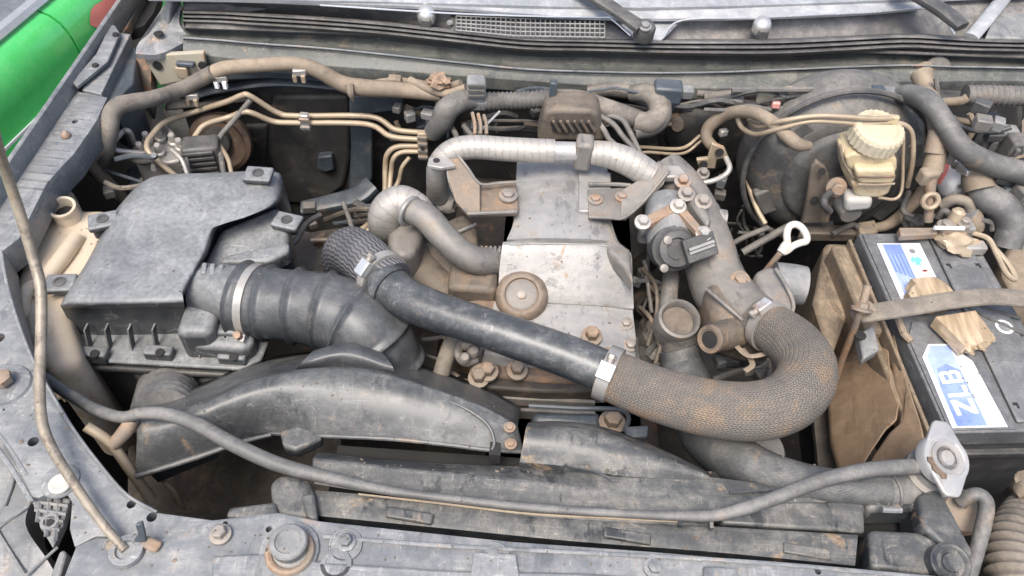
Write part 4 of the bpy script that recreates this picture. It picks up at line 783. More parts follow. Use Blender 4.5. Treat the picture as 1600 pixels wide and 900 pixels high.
patch([[(690, 478, -.11), (740, 470, -.10), (775, 470, -.10)], [(700, 510, -.13), (740, 515, -.115), (772, 520, -.11)], [(715, 545, -.15), (745, 550, -.13), (765, 556, -.125)]], nu=4, nv=4, skirt=.06).build('side_web', m_rustd, en)
for i in range(7): bx(W((812 + i * 22, 398, -.050)), .012, .004, .003, .02).build('cast_mark', m_alu, en, bevel=.001)
for x, y, z in ((792, 500, -.104), (978, 506, -.108), (985, 540, -.112)): hexbolt((x, y, z), .007, .008, V((0, -.1, 1))).build('cover_bolt', m_bolt, en)
for i in range(4): PR([(728, 606 + i * 9), (930, 616 + i * 9), (930, 621 + i * 9), (728, 611 + i * 9)], .02, z=-.15 - .004 * i).build('gasket_edge', [m_mass, m_alud][i % 2], en)
# dark things deep in the gap between cover and manifold
for i, (x, y, r_) in enumerate(((1010, 470, .02), (1024, 520, .022), (1016, 405, .018), (1008, 560, .02))):
    lathe((x, y, -.17), V((.3, -.3, 1)), [(r_, -.04), (r_, .0), (r_ * .6, .01), (r_ * .6, .03), (.004, .032)], 12).build('injector', m_alud if i % 2 else m_mass, en)
for i, p in enumerate(([(1004, 420, -.12), (1024, 446, -.10), (1026, 490, -.11), (1012, 540, -.14)], [(1010, 440, -.13), (1032, 470, -.11), (1034, 530, -.12), (1020, 580, -.15)], [(1000, 480, -.13), (1018, 500, -.11), (1030, 540, -.13)])): T(p, 7, n=6, seg=8).build('injector_line', m_castb, en)
lv = TH('louvred_cover', (890, 190, -.03), 'dull louvred metal cover behind the silver duct', 'cover')
prism(MB(), [(850, 176, 1.0), (868, 171, 1.0), (925, 172, 1.0), (936, 180, 1.0), (946, 222, 1.0), (838, 222, 1.0)], .05, V((0, 1, 0))).build('shell', m_castb, lv, bevel=.008, seg=3)
prism(MB(), [(860, 192, .996), (926, 193, .996), (930, 206, .996), (864, 206, .996)], .01, V((0, 1, 0))).build('slot', m_gap, lv)
for i in range(6): prism(MB(), [(863 + i * 11, 191, .993), (867 + i * 11, 191, .993), (877 + i * 11, 207, .993), (873 + i * 11, 207, .993)], .006, V((0, 1, 0))).build('slat', m_castb, lv)
# ------------------------------------------------------------------ silver wrapped crossover duct
sv = TH('crossover_duct', (850, 240, -.02), 'silver tape wrapped duct crossing above the valve cover', 'duct')
T([(684, 306, -.07, 34), (683, 282, -.03, 34), (686, 258, .0, 36), (704, 238, .018, 38), (736, 230, .022, 38), (790, 233, .022, 38), (828, 235, .022, 38), (866, 236, .022, 37)], seg=24).build('wrapped_tube', m_tape, sv)
T([(860, 236, .022, 31), (904, 237, .022, 30), (932, 239, .022, 30)], seg=22).build('bare_tube', m_cap, sv)
T([(926, 238, .022, 38), (956, 243, .022, 42), (986, 255, .016, 45), (1016, 274, .002, 44)], seg=24).build('wrapped_tube', m_tape, sv)
bx((912, 238, .022), .026, .030, .052, -.05).build('saddle_clamp', m_alud, sv, bevel=.006)
PR([(904, 258), (925, 258), (955, 270), (955, 330), (905, 330)], .01, z=-.016).build('saddle_foot', m_alub, sv, bevel=.002)
PR([(670, 246), (700, 245), (712, 258), (690, 262), (668, 258)], .006, z=.024).build('flange_ear', m_pipeg, sv, bevel=.001)
lathe((682, 251, .024), V((0, 0, 1)), [(.005, 0), (.005, .001), (.003, .001)], 12).build('ear_hole', m_gap, sv)
blob((690, 312, -.085), .026, .022, .018, amp=.35, seed=9).build('joint_clamp', m_alud, sv)
ml = TH('charge_cooler_bracket', (760, 300, -.04), 'rusty brown bent bracket left of the valve cover', 'bracket')
prism(MB(), [(698, 247, .022), (716, 242, .022), (730, 262, .012), (750, 287, -.008), (750, 334, -.016), (732, 336, -.016), (712, 314, -.008), (702, 282, .008)], .005).build('arm', m_rust, ml, bevel=.001)
T([(716, 243, .023), (731, 263, .013), (750, 287, -.006), (778, 286, -.008), (808, 284, -.010)], 5, n=5, seg=8).build('rear_lip', m_alud, ml)
PR([(734, 336), (728, 326), (752, 290), (806, 284), (810, 326), (808, 334)], .005, z=-.022).build('foot', m_castr, ml, bevel=.001)
T([(730, 334, -.012), (760, 333, -.012), (808, 331, -.012)], 6, n=3, seg=8).build('lip', m_alud, ml); T([(698, 250, .022), (702, 282, .004), (714, 312, -.014), (732, 334, -.012)], 5, n=5, seg=8).build('lip', m_alud, ml)
hexbolt((794, 306, -.018), .009, .008).build('bolt', m_bolt, ml)
mr_ = TH('charge_cooler_bracket', (980, 300, -.04), 'brown bent bracket right of the valve cover with raised tip', 'bracket')
prism(MB(), [(1029, 250, .024), (1046, 263, .024), (1037, 287, .010), (1007, 316, -.004), (978, 341, -.013), (969, 338, -.013), (972, 296, -.008), (986, 291, -.006), (1006, 276, .008)], .006).build('arm', m_alud, mr_, bevel=.001)
PR([(918, 296), (986, 292), (996, 318), (978, 340), (920, 338)], .006, z=-.014).build('foot', m_alud, mr_, bevel=.001)
T([(920, 339, -.010), (950, 340, -.010), (976, 340, -.010), (1008, 312, .0), (1046, 266, .024)], 5, n=4, seg=8).build('lip', m_alud, mr_)
T([(920, 288, -.010), (960, 288, -.010), (986, 290, -.008)], 7, n=4, seg=8).build('rear_lip', m_alud, mr_)
for x, y in ((972, 308), (930, 312)): hexbolt((x, y, -.012), .007, .006).build('bolt', m_bolt, mr_)
# ------------------------------------------------------------------ turbo side: wrapped elbow, steel pipe, housing
te = TH('turbo_elbow', (640, 370, -.16), 'silver wrapped elbow running into a grey steel pipe', 'pipe')
T([(606, 372, -.10, 44), (600, 350, -.06, 50), (606, 328, -.035, 54), (626, 316, -.025, 54), (650, 326, -.028, 50), (662, 342, -.035, 46)], seg=24).build('wrapped_bend', m_tape, te)
PR([(604, 352), (636, 332), (662, 358), (652, 392), (628, 404), (606, 392)], .14, z=-.055).build('heat_shield', m_alud, te, bevel=.02, seg=5)
T([(640, 328, -.012, 40), (664, 338, -.012, 44), (690, 366, -.025, 44), (716, 392, -.04, 44), (742, 406, -.055, 44), (772, 408, -.07, 44)], seg=22).build('steel_pipe', m_alud, te)
ring((640, 330, -.012), W((664, 340, -.012)) - W((636, 324, -.012)), .020, .004).build('pipe_collar', m_alu, te)
tb = TH('turbo_housing', (720, 400, -.20), 'brown cast housing in the gap left of the valve cover', 'housing')
PR([(690, 346), (724, 330), (746, 352), (748, 386), (710, 400), (688, 372)], .10, z=-.085).build('upper_casting', m_castb, tb, bevel=.01, seg=3)
T([(712, 364, -.078), (744, 350, -.078)], 5, n=2, seg=8).build('bright_edge', m_steel, tb)
lathe((690, 430, -.13), V((-.2, -.4, 1)), [(.06, -.08), (.065, -.02), (.055, .01), (.03, .02), (.01, .02)], 28).build('scroll', m_castb, tb)
T([(650, 400, -.13, 60), (660, 430, -.13, 70), (700, 460, -.14, 70), (750, 450, -.14, 60)], seg=18).build('volute', m_castb, tb)
for i in range(5): bx((752 + i * 7, 400, -.062), .003, .012, .03).build('fin', m_alud, tb)
bx((740, 440, -.10), .07, .07, .05).build('cover_block', m_castb, tb, bevel=.008)
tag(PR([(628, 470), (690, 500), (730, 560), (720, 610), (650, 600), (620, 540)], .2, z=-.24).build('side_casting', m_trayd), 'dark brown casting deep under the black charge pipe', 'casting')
# ------------------------------------------------------------------ charge pipe line
kh = TH('coupling_hose', (560, 410, -.08), 'ribbed dark violet grey coupling hose at the charge pipe start', 'hose')
tube_w(q := MB(), path([(548, 430, -.16, 66), (540, 408, -.11, 74), (548, 394, -.07, 80), (568, 404, -.042, 80), (596, 430, -.031, 78), (612, 443, -.03, 76)], n=8), seg=40); q.build('hose_body', m_knit, kh)
cp = TH('charge_pipe', (780, 520, -.06), 'long glossy black charge pipe crossing the engine diagonally', 'pipe')
tube_w(q := MB(), path([(592, 432, -.028, 68), (612, 450, -.026, 68), (640, 470, -.024, 66), (690, 490, -.022, 64), (760, 513, -.020, 64), (840, 540, -.020, 66), (900, 562, -.020, 68), (958, 586, -.020, 68)], n=8), seg=32); q.build('pipe_body', m_gun, cp)
T([(602, 444, -.026, 74), (612, 452, -.0255, 74)], n=2, seg=32).build('bead', m_gun, cp)
c0 = W((597, 432, -.029)); clamp(c0, W((614, 446, -.026)) - W((580, 418, -.032)), M_PX((597, 432, -.029), 41), .013, (-.25, -.55, .8), 'steel hose clamp at the upper left end of the black charge pipe')
c0 = W((951, 584, -.020)); clamp(c0, W((970, 592, -.02)) - W((930, 575, -.02)), M_PX((951, 584, -.02), 43), .016, (.1, -.6, .8), 'bright hose clamp joining charge pipe to braided hose')
bh = TH('braided_hose', (1130, 620, -.08), 'thick braided hose curving round to the inlet, rust stained', 'hose')
bpts = path([(944, 581, -.020, 80), (976, 596, -.018, 82), (1030, 617, -.012, 86), (1100, 636, -.004, 90), (1170, 643, .0, 93), (1222, 632, .002, 94), (1254, 604, .0, 94), (1260, 570, -.006, 90), (1240, 538, -.016, 84), (1206, 512, -.03, 76), (1186, 500, -.04, 74)], n=10)
tube_w(q := MB(), bpts, seg=40); q.build('hose_body', m_braid, bh)
c0 = W((1202, 510, -.031)); clamp(c0, W((1186, 500, -.04)) - W((1230, 530, -.02)), M_PX((1202, 510, -.031), 39), .012, (-.1, -.35, .9), 'steel hose clamp at the inlet end of the braided hose')
# ------------------------------------------------------------------ throttle / manifold side
vb = TH('control_valve', (1050, 370, -.12), 'grey round control valve with black plug cap', 'valve')
T([(1040, 318, -.016, 64), (1043, 345, -.018, 70), (1047, 375, -.022, 72), (1052, 402, -.04, 68)], seg=26).build('valve_body', m_grey, vb)
lathe((1054, 388, -.012), V((.12, -.62, .6)), [(.031, -.03), (.032, .0), (.027, .004), (.025, .012), (.016, .014), (.014, .009), (.002, .009)], 30).build('black_cap', m_black, vb)
for i in range(3): lathe(W((1054, 388, -.012)) + V((math.cos(i * 2.1) * .029, -.012 + math.sin(i * 2.1) * .012, math.sin(i * 2.1) * .02)), V((.12, -.62, .6)), [(.006, 0), (.006, .006), (.003, .007)], 10).build('cap_screw', m_bolt, vb)
pl = box(W((1092, 386, -.005)), V((.022, .012, .0)), V((-.006, .010, .012)), V((.0, -.010, .010))).build('plug', m_black, vb, bevel=.002)
for i in (-1, 0, 1): box(W((1096, 384, .004)) + V((.002 * i, -.006 + .0 * i, -.007 * i)), V((.018, .010, 0)), V((-.001, .001, .0014)), V((0, -.002, .002))).build('rib', m_pipeg, pl)
prism(MB(), [(998, 350, .006), (1004, 340, .006), (1052, 316, .018), (1064, 316, .018), (1104, 364, .014), (1096, 370, .014), (1058, 328, .018), (1010, 354, .006)], .010).build('flange_plate', m_rust, vb, bevel=.001)
for x, y in ((1004, 348), (1059, 323), (1099, 366)): hexbolt((x, y, .018 if x == 1059 else .010), .0075, .012, V((0, -.3, 1))).build('bolt', m_pipeg, vb)
bx((1008, 365, -.04), .02, .02, .03).build('lug', m_alud, vb, bevel=.005)
im = TH('intake_manifold', (1150, 440, -.14), 'dusty grey cast intake manifold and throat right of the engine', 'manifold')
T([(1040, 262, -.02, 56), (1062, 290, -.025, 66), (1084, 330, -.035, 74), (1104, 380, -.05, 80), (1116, 425, -.065, 86), (1132, 460, -.07, 92), (1160, 484, -.062, 90), (1194, 504, -.05, 80)], n=8, seg=28).build('throat', m_alud, im)
PR([(1026, 256), (1062, 257), (1074, 270), (1066, 276), (1032, 276), (1022, 266)], .012, z=.014).build('top_flange', m_pipeg, im, bevel=.003)
PR([(1076, 280), (1092, 300), (1114, 342), (1106, 352), (1082, 318), (1064, 288)], .05, z=.016).build('side_web', m_alud, im, bevel=.006)
for x, y in ((1066, 284), (1072, 304), (1098, 316)): hexbolt((x, y, .016), .008, .012, V((0, -.3, 1))).build('bolt', m_bolt, im)
T([(1098, 338, -.03, 30), (1118, 340, -.028, 30), (1134, 342, -.028, 28)], seg=16).build('spigot', m_alu, im)
PR([(1104, 318), (1122, 314), (1128, 326), (1116, 334)], .02, z=-.02).build('lug', m_alu, im, bevel=.004)
PR([(1100, 440), (1140, 420), (1200, 446), (1236, 480), (1226, 520), (1180, 520), (1120, 500)], .08, z=-.035).build('casting', m_castb, im, bevel=.018, seg=4)
PR([(1178, 424), (1200, 412), (1222, 418), (1236, 450), (1242, 482), (1222, 490), (1200, 470)], .07, z=-.02).build('rear_boss', m_alud, im, bevel=.012, seg=4)
T([(1208, 440, -.045, 62), (1236, 444, -.045, 64), (1256, 447, -.045, 62)], seg=24).build('outlet', m_grey, im)
T([(1222, 512, -.036), (1240, 480, -.024), (1228, 446, -.012), (1212, 420, -.012)], 6, n=5, seg=8).build('casting_ridge', m_alud, im)
T([(1104, 452, -.03), (1130, 474, -.026), (1160, 500, -.03)], 6, n=5, seg=8).build('casting_ridge', m_alud, im)
hexbolt((1156, 438, -.03), .009, .01, V((0, -.3, 1))).build('bolt', m_rust, im)
po = T([(1156, 516, -.06, 52), (1128, 526, -.045, 48), (1110, 530, -.034, 46)], seg=24).build('port', m_castb, im)
a_ = (W((1110, 530, -.034)) - W((1128, 526, -.045))).normalized()
lathe(W((1110, 530, -.034)), a_, [(M_PX((1110, 530, -.034), 23), .000), (M_PX((1110, 530, -.034), 22), .003), (M_PX((1110, 530, -.034), 17), .003), (M_PX((1110, 530, -.034), 16), .001), (.002, .0005)], 24).build('port_rim', m_castr, po)
lathe(W((1110, 530, -.034)) + a_ * .0022, a_, [(M_PX((1110, 530, -.034), 14), .0), (.002, .0003)], 24).build('port_hole', m_gap, po)
for i, p in enumerate(([(1150, 540, -.05), (1170, 556, -.045), (1200, 552, -.045)], [(1160, 545, -.06), (1176, 568, -.055), (1164, 580, -.055)])): tag(T(p, 9, n=5, seg=8, flat=.3).build('rag_shred', m_mud), ['dry tan shred below the inlet clamp', 'curled tan shred hanging under the manifold'][i], 'shred')
ch = TH('coolant_outlet', (1060, 520, -.16), 'tan rimmed coolant outlet with small pipe behind it', 'pipe')
T([(1050, 424, -.10, 27), (1046, 455, -.095, 27), (1044, 486, -.10, 29)], seg=16).build('small_pipe', m_alud, ch)
lathe((1060, 500, -.075), V((.05, -.25, 1)), [(.030, -.03), (.031, .0), (.0295, .006), (.0255, .0075), (.0235, .005), (.0225, -.006), (.001, -.008)], 32).build('outlet_rim', m_alud, ch)
lathe((1060, 500, -.075), V((.05, -.25, 1)), [(.0222, -.0055), (.0222, -.005), (.001, -.0045)], 24).build('recess', m_castb, ch)
T([(1060, 512, -.09, 58), (1062, 540, -.12, 56), (1066, 566, -.14, 58)], seg=20).build('neck', m_alud, ch)
rh = TH('radiator_hose', (1150, 720, -.14), 'dark upper radiator hose passing under the braided hose', 'hose')
T([(1060, 545, -.115, 62), (1068, 575, -.13, 68), (1080, 620, -.13, 78), (1102, 672, -.11, 86), (1146, 716, -.07, 82), (1204, 742, -.038, 70), (1266, 756, -.024, 60), (1330, 763, -.018, 54), (1385, 766, -.018, 54)], seg=26, n=9).build('hose_body', m_rhose, rh)

# ------------------------------------------------------------------ loose wiring: each tangle is one thing of many strands
def tangle(name, at, label, boxes, n, zr, wr=(3, 7), mats=None, plugs=3, seed=1, step=45):
    rnd = random.Random(seed); o = TH(name, at, label, 'wiring'); mats = mats or [m_conv, m_harn, m_black, m_harn, m_tanh, m_bodyd]
    x0, y0, x1, y1 = boxes
    for i in range(n):
        horiz = rnd.random() < (.75 if x1 - x0 > y1 - y0 else .3); pts = []; k = rnd.randint(4, 6)
        xa, ya = rnd.uniform(x0, x1), rnd.uniform(y0, y1); zz = rnd.uniform(*zr)
        for j in range(k):
            pts.append((xa, ya, zz)); a_ = rnd.uniform(-.5, .5) + (0 if horiz else 1.57); s_ = rnd.uniform(.5, 1) * step
            xa = min(x1, max(x0, xa + math.cos(a_) * s_)); ya = min(y1, max(y0, ya + math.sin(a_) * s_ * .7)); zz += rnd.uniform(-.012, .012) if zr[0] < .5 else rnd.uniform(-.01, .01)
        T(pts, rnd.uniform(*wr), n=5, seg=7).build('wire', rnd.choice(mats), o)
    for i in range(plugs):
        q = (rnd.uniform(x0, x1), rnd.uniform(y0, y1), rnd.uniform(*zr)); bx(q, rnd.uniform(.012, .026), rnd.uniform(.012, .02), rnd.uniform(.012, .02), rnd.uniform(-.6, .6)).build('plug', rnd.choice([m_black, m_grey, m_conv, m_alud]), o, bevel=.002)
tangle('wire_bundle', (900, 180, 1.10), 'tangle of thin wires on the bulkhead behind the silver duct', (700, 138, 1050, 205), 20, (1.09, 1.14), (4, 9), seed=3, plugs=6)
tangle('wire_bundle', (1240, 150, 1.12), 'tangle of cables under the cowl flange above the brake booster', (1050, 140, 1430, 172), 18, (1.06, 1.12), (4, 10), seed=5, plugs=9)
tangle('wire_bundle', (1540, 260, .97), 'tangle of cables and plugs in the right rear corner', (1480, 165, 1610, 345), 20, (.93, 1.05), (4, 9), seed=8, plugs=12)
tangle('wire_bundle', (700, 560, -.2), 'tangle of wires in the gap left of the engine', (630, 500, 760, 620), 14, (-.2, -.14), (4, 8), seed=11, plugs=4, mats=[m_harn, m_alud, m_tanh, m_conv])
tangle('wire_bundle', (1015, 490, -.17), 'tangle of wires in the narrow gap right of the valve cover', (992, 380, 1046, 600), 16, (-.2, -.11), (4, 9), seed=14, plugs=8, mats=[m_mass, m_conv, m_black, m_black], step=30)
tangle('wire_bundle', (500, 380, .98), 'tangle of wires and brackets behind the air box corner', (440, 320, 590, 400), 14, (.98, 1.05), (4, 9), seed=17, plugs=5, mats=[m_harn, m_conv, m_bodyd, m_trayd])
tangle('wire_bundle', (650, 180, 1.12), 'tangle of cables left of the black elbow hose', (585, 148, 700, 215), 10, (1.10, 1.14), (4, 10), seed=21, plugs=5, mats=[m_harn, m_bodyd, m_conv, m_tanh])
tangle('wire_bundle', (1130, 590, -.25), 'tangle of dirty parts in the gap inside the braided bend', (1090, 545, 1200, 600), 10, (-.25, -.16), (5, 11), seed=25, plugs=6, mats=[m_alud, m_rustd, m_conv])
tangle('wire_bundle', (1100, 330, 1.0), 'tangle of dark wires between manifold and brake booster', (1110, 270, 1190, 400), 10, (.99, 1.08), (3, 7), seed=28, plugs=3, mats=[m_conv, m_black, m_fire])
tangle('wire_bundle', (190, 280, -.15), 'tangle of dark cables between left wing and brake unit', (150, 220, 240, 300), 10, (-.16, -.08), (4, 10), seed=31, plugs=3, mats=[m_harn, m_conv, m_bodyd])
# ================================================================== BRAKE BOOSTER
bb = TH('brake_booster', (1308, 270, .98), 'big round black brake booster on the bulkhead behind the battery', 'brake booster')
BC = W((1306, 268, 1.02)); BA = V((.02, -1, .10))
lathe(BC, BA, [(.10, -.09), (.144, -.075), (.150, -.06), (.150, -.048), (.142, -.035), (.136, -.01), (.122, .012), (.104, .020), (.092, .022), (.088, .030), (.082, .033), (.060, .036), (.03, .038), (.02, .038)], 56).build('shell', m_boost, bb, ang=45)
ring(BC, BA, .149, .005, 56, 8).build('crimped_rim', m_black, bb)
t1 = BC
for i, an in enumerate((150, 205, 320, 30)):
    a, s, t = axes(BA); d = s * math.cos(R(an)) + t * math.sin(R(an)); e = a.cross(d)
    box(BC + d * .112 + a * .008, d * .020, e * .026, a * .010).build('stamped_pad', m_boost, bb, bevel=.005, seg=3)
mc = TH('master_cylinder', (1330, 325, .94), 'dirty cast brake master cylinder beneath the cream reservoir', 'cylinder')
a0 = W((1318, 300, .965))
tube_w(q := MB(), [(W((1312, 290, .985)), .022), (W((1322, 318, .945)), .020), (W((1330, 336, .92)), .016)], seg=20); q.build('barrel', m_alud, mc)
prism(MB(), [(1266, 262, .955), (1276, 252, .955), (1290, 262, .955), (1306, 300, .95), (1296, 350, .94), (1252, 350, .94), (1262, 300, .95)], .010, V((0, 1, 0))).build('bracket', m_castb, mc, bevel=.003)
for x, y in ((1273, 312), (1284, 268)): lathe((x, y, .945), V((0, -1, .3)), [(.006, 0), (.006, .0015), (.004, .0015)], 14).build('bracket_hole', m_gap, mc)
hexbolt((1306, 292, .93), .010, .014, V((0, -1, .4))).build('nut', m_rust, mc)
T([(1296, 330, .92), (1288, 320, .915), (1290, 308, .92), (1302, 298, .92)], 12, seg=10).build('spring_arm', m_conv, mc)
PR([(1254, 350), (1360, 352), (1362, 366), (1250, 364)], .02, z=-.13).build('foot_plate', m_castb, mc, bevel=.003)
fr = TH('brake_fluid_reservoir', (1350, 300, .94), 'yellowed translucent brake fluid reservoir with ribbed cream cap', 'reservoir')
YR = .955
def RB(pts, y, d, name, m, par, **k): return prism(MB(), [(q[0], q[1], y) for q in pts], d, V((0, 1, 0))).build(name, m, par, **k)
RB([(1320, 246), (1334, 240), (1392, 242), (1402, 250), (1402, 266), (1396, 272), (1336, 270), (1324, 262)], .93, .055, 'upper_tank', m_res, fr, bevel=.010, seg=4)
RB([(1336, 266), (1400, 264), (1400, 281), (1396, 289), (1344, 289), (1338, 282)], .915, .075, 'front_step', m_res, fr, bevel=.006, seg=3)
RB([(1330, 286), (1396, 286), (1390, 304), (1374, 312), (1336, 308)], .922, .06, 'lower_tank', m_res, fr, bevel=.006, seg=3)
RB([(1314, 236), (1338, 244), (1344, 290), (1330, 300), (1316, 268)], .94, .04, 'rear_shoulder', m_res, fr, bevel=.010, seg=3)
T([(1338, 276, .9135), (1370, 277, .9135), (1399, 275, .9135)], 3, n=3, seg=8).build('fluid_line', m_rustd, fr)
T([(1340, 288, .914), (1370, 289, .914), (1398, 287, .914)], 4, n=3, seg=8).build('seam', m_tanh, fr)
T([(1312, 226, .945), (1318, 250, .938), (1334, 278, .928)], 6, n=5, seg=8).build('seam', m_tanh, fr)
CC = W((1370, 207, .955))
lathe(CC + V((0, 0, -.034)), V((.03, -.12, 1)), [(.028, -.03), (.028, .026)], 28).build('neck', m_res, fr)
lathe(CC, V((.03, -.14, 1)), [(.034, -.016), (.0365, -.014), (.0365, .006), (.034, .011), (.026, .012), (.025, .010), (.004, .010)], 52, knurl=.055, kn=1).build('cap', m_rcap, fr, ang=24)
bx(W((1392, 192, .965)), .016, .008, .026).build('cap_lug', m_res, fr, bevel=.002)
prism(MB(), [(1322, 312, .915), (1366, 312, .915), (1362, 330, .915), (1318, 334, .915)], .03, V((0, 1, 0))).build('white_foot', m_grey2, fr, bevel=.008, seg=3)
tag(T([(1364, 357, -.12, 14), (1390, 350, -.115, 18), (1416, 328, -.10, 19), (1436, 306, -.09, 20), (1446, 284, -.085, 20)], seg=12).build('brake_hose', m_tanh), 'tan hose curving up along the right side of the booster', 'hose')
tag(T([(1300, 366, -.13), (1330, 352, -.125), (1346, 358, -.12), (1362, 360, -.12)], 10, seg=10).build('sensor_cable', m_conv), 'dark cable bundled under the master cylinder', 'cable')
tag(PR([(1340, 346), (1368, 342), (1374, 362), (1346, 366)], .02, z=-.115).build('tan_clamp', m_mud, bevel=.004), 'tan dusty clamp at the back corner of the battery', 'clamp')
for i, p in enumerate(([(1172, 225, 1.09), (1166, 270, 1.05), (1180, 320, 1.0), (1196, 350, .97)], [(1160, 395, -.17), (1200, 372, -.15), (1240, 352, -.14), (1300, 350, -.14)], [(1116, 400, -.20), (1160, 372, -.16), (1200, 356, -.15)])): har(p, [8, 12, 9][i], ['thin brown wire around the left rim of the booster', 'dark hose running behind the white dipstick ring', 'dark cable low between manifold and booster'][i], [m_pipe, m_conv, m_conv][i], 'cable', 'cable', 'cables left of the booster')
# ------------------------------------------------------------------ dipstick
ds = TH('dipstick', (1215, 405, -.06), 'white ring handled dipstick standing right of the manifold', 'dipstick')
c_ = W((1243, 366, -.005)); ax_ = V((.25, -.62, .75)); a, s, t = axes(ax_)
def loc2(u, v, h=0): return c_ + RT * (u * .00082) - UP * (v * .00082) + FWD * h
outer = [(-4, -20), (8, -19), (20, -6), (25, 6), (20, 14), (6, 18), (-8, 26), (-20, 36), (-30, 34), (-30, 26), (-20, 8), (-19, -4), (-14, -15)]
inner = [(-2, -11), (5, -9), (11, 0), (12, 8), (8, 11), (1, 9), (-4, 4), (-8, -3), (-7, -9)]
mb = MB(); tube_w(mb, spline([(loc2(u, v), .0052) for u, v in [(-14, 16), (-15, 0), (-11, -13), (0, -17), (11, -11), (19, 3), (18, 12), (8, 15), (-4, 20), (-14, 28), (-22, 31)]], 5), seg=12)
mb.build('ring', m_white, ds)
tube_w(q := MB(), spline([(loc2(-13, 14), .0062), (loc2(-18, 22), .0075), (loc2(-26, 32), .006)], 5), seg=12); q.build('grip', m_white, ds)
tube_w(q := MB(), [(loc2(-26, 32), .0045), (W((1196, 424, -.06)), .0045)], seg=10); q.build('tube', m_rust, ds)
# ================================================================== BATTERY
ZB = -.045
bl, fl_ = W((1341, 364, ZB)), W((1481, 676, ZB)); ey = (bl - fl_); Lb = ey.length; ey.normalize(); ex = V((ey.y, -ey.x, 0)); WB = .176
bat = TH('battery', fl_ + ex * WB / 2 + ey * Lb / 2 - V((0, 0, .19)), 'dark grey car battery with blue and white labels, held by a rusty strap', 'battery')
def B(u, v, h=0): return fl_ + ex * (u * WB) + ey * (v * Lb) + V((0, 0, h))
prism(MB(), [B(0, 0), B(1, 0), B(1, 1), B(0, 1)], .034).build('lid', m_batt, bat, bevel=.003)
prism(MB(), [B(.025, .012, -.034), B(.975, .012, -.034), B(.975, .988, -.034), B(.025, .988, -.034)], .155).build('case', m_black, bat, bevel=.004)
prism(MB(), [B(.0, -.01, -.052), B(1, -.01, -.052), B(1, 1.005, -.052), B(0, 1.005, -.052)], .012).build('case_rim', m_black, bat, bevel=.002)
def raised(pts, h, name, m, par, bev=.001, z=.0): return prism(MB(), [B(u, v, z + h) for u, v in pts], h - .0005 if z == 0 else h, None).build(name, m, par, bevel=bev)
raised([(.52, .03), (.90, .03), (.90, .99), (.585, .99)], .0055, 'lid_step', m_batt, bat, .002)
raised([(.01, .005), (.505, .005), (.52, .45), (.45, .50), (.10, .50), (.015, .42)], .003, 'cell_cover', m_batt, bat, .001)
raised([(.02, .52), (.12, .56), (.535, .56), (.575, .985), (.02, .985)], .003, 'cell_cover', m_batt, bat, .001)
for u, v in ((.60, .80), (.85, .80), (.55, .11), (.85, .62)): raised([(u, v), (u + .035, v), (u + .035, v - .025), (u + .02, v - .025), (u + .02, v - .012), (u, v - .012)], .0062, 'lid_notch', m_gap, bat, 0)
# labels
def label(pts, h, name, m, par): return prism(MB(), [B(u, v, h) for u, v in pts], .0006).build(name, m, par)
la = label([(.032, .012), (.435, .012), (.42, .30), (.31, .385), (.14, .385), (.050, .325)], .0040, 'front_label', m_lwhite, bat)
label([(.070, .018), (.295, .018), (.295, .375), (.15, .378), (.085, .325)], .0044, 'blue_field', m_pale, la)
label([(.075, .020), (.288, .020), (.288, .26), (.20, .29), (.12, .27), (.078, .18)], .0047, 'blue_band', m_blue, la)
label([(.30, .03), (.40, .03), (.395, .28), (.30, .30)], .0042, 'grey_field', m_lgrey, la)
for i in range(4): label([(.32 + i * .02, .05), (.328 + i * .02, .05), (.325 + i * .02, .25 - i * .02), (.317 + i * .02, .25 - i * .02)], .0046, 'print_line', m_pink if i == 1 else m_lgrey, la)
lbk = label([(.090, .60), (.465, .60), (.475, .925), (.105, .925)], .0040, 'rear_label', m_lwhite, bat)
label([(.135, .60), (.285, .60), (.305, .920), (.145, .920)], .0044, 'blue_field', m_pale, lbk)
label([(.150, .76), (.292, .72), (.302, .916), (.150, .916)], .0047, 'blue_band', m_blue, lbk)
for i in range(4): label([(.165 + i * .033, .64 + i * .02), (.172 + i * .033, .64 + i * .02), (.176 + i * .033, .86), (.168 + i * .033, .86)], .0050, 'wear_streak', m_pale, lbk)
def disc(u, v, r, h, name, m, par): return lathe(B(u, v, h), V((0, 0, 1)), [(r, 0), (r, .0004)], 18).build(name, m, par)
disc(.372, .822, .0085, .0044, 'green_print', m_teal, lbk); disc(.375, .878, .0045, .0044, 'grey_print', m_grey, lbk)
for u, v in ((.39, .762), (.40, .742), (.41, .768), (.385, .725)): label([(u - .026, v - .007), (u + .026, v - .007), (u + .026, v + .007), (u - .026, v + .007)], .0044, 'red_print', m_pink, lbk)
for i, (u, v) in enumerate(((.345, .81), (.40, .81), (.372, .845))): label([(u - .005, v - .006), (u + .005, v - .006), (u + .005, v + .006), (u - .005, v + .006)], .0050, 'letter', m_lwhite, lbk)
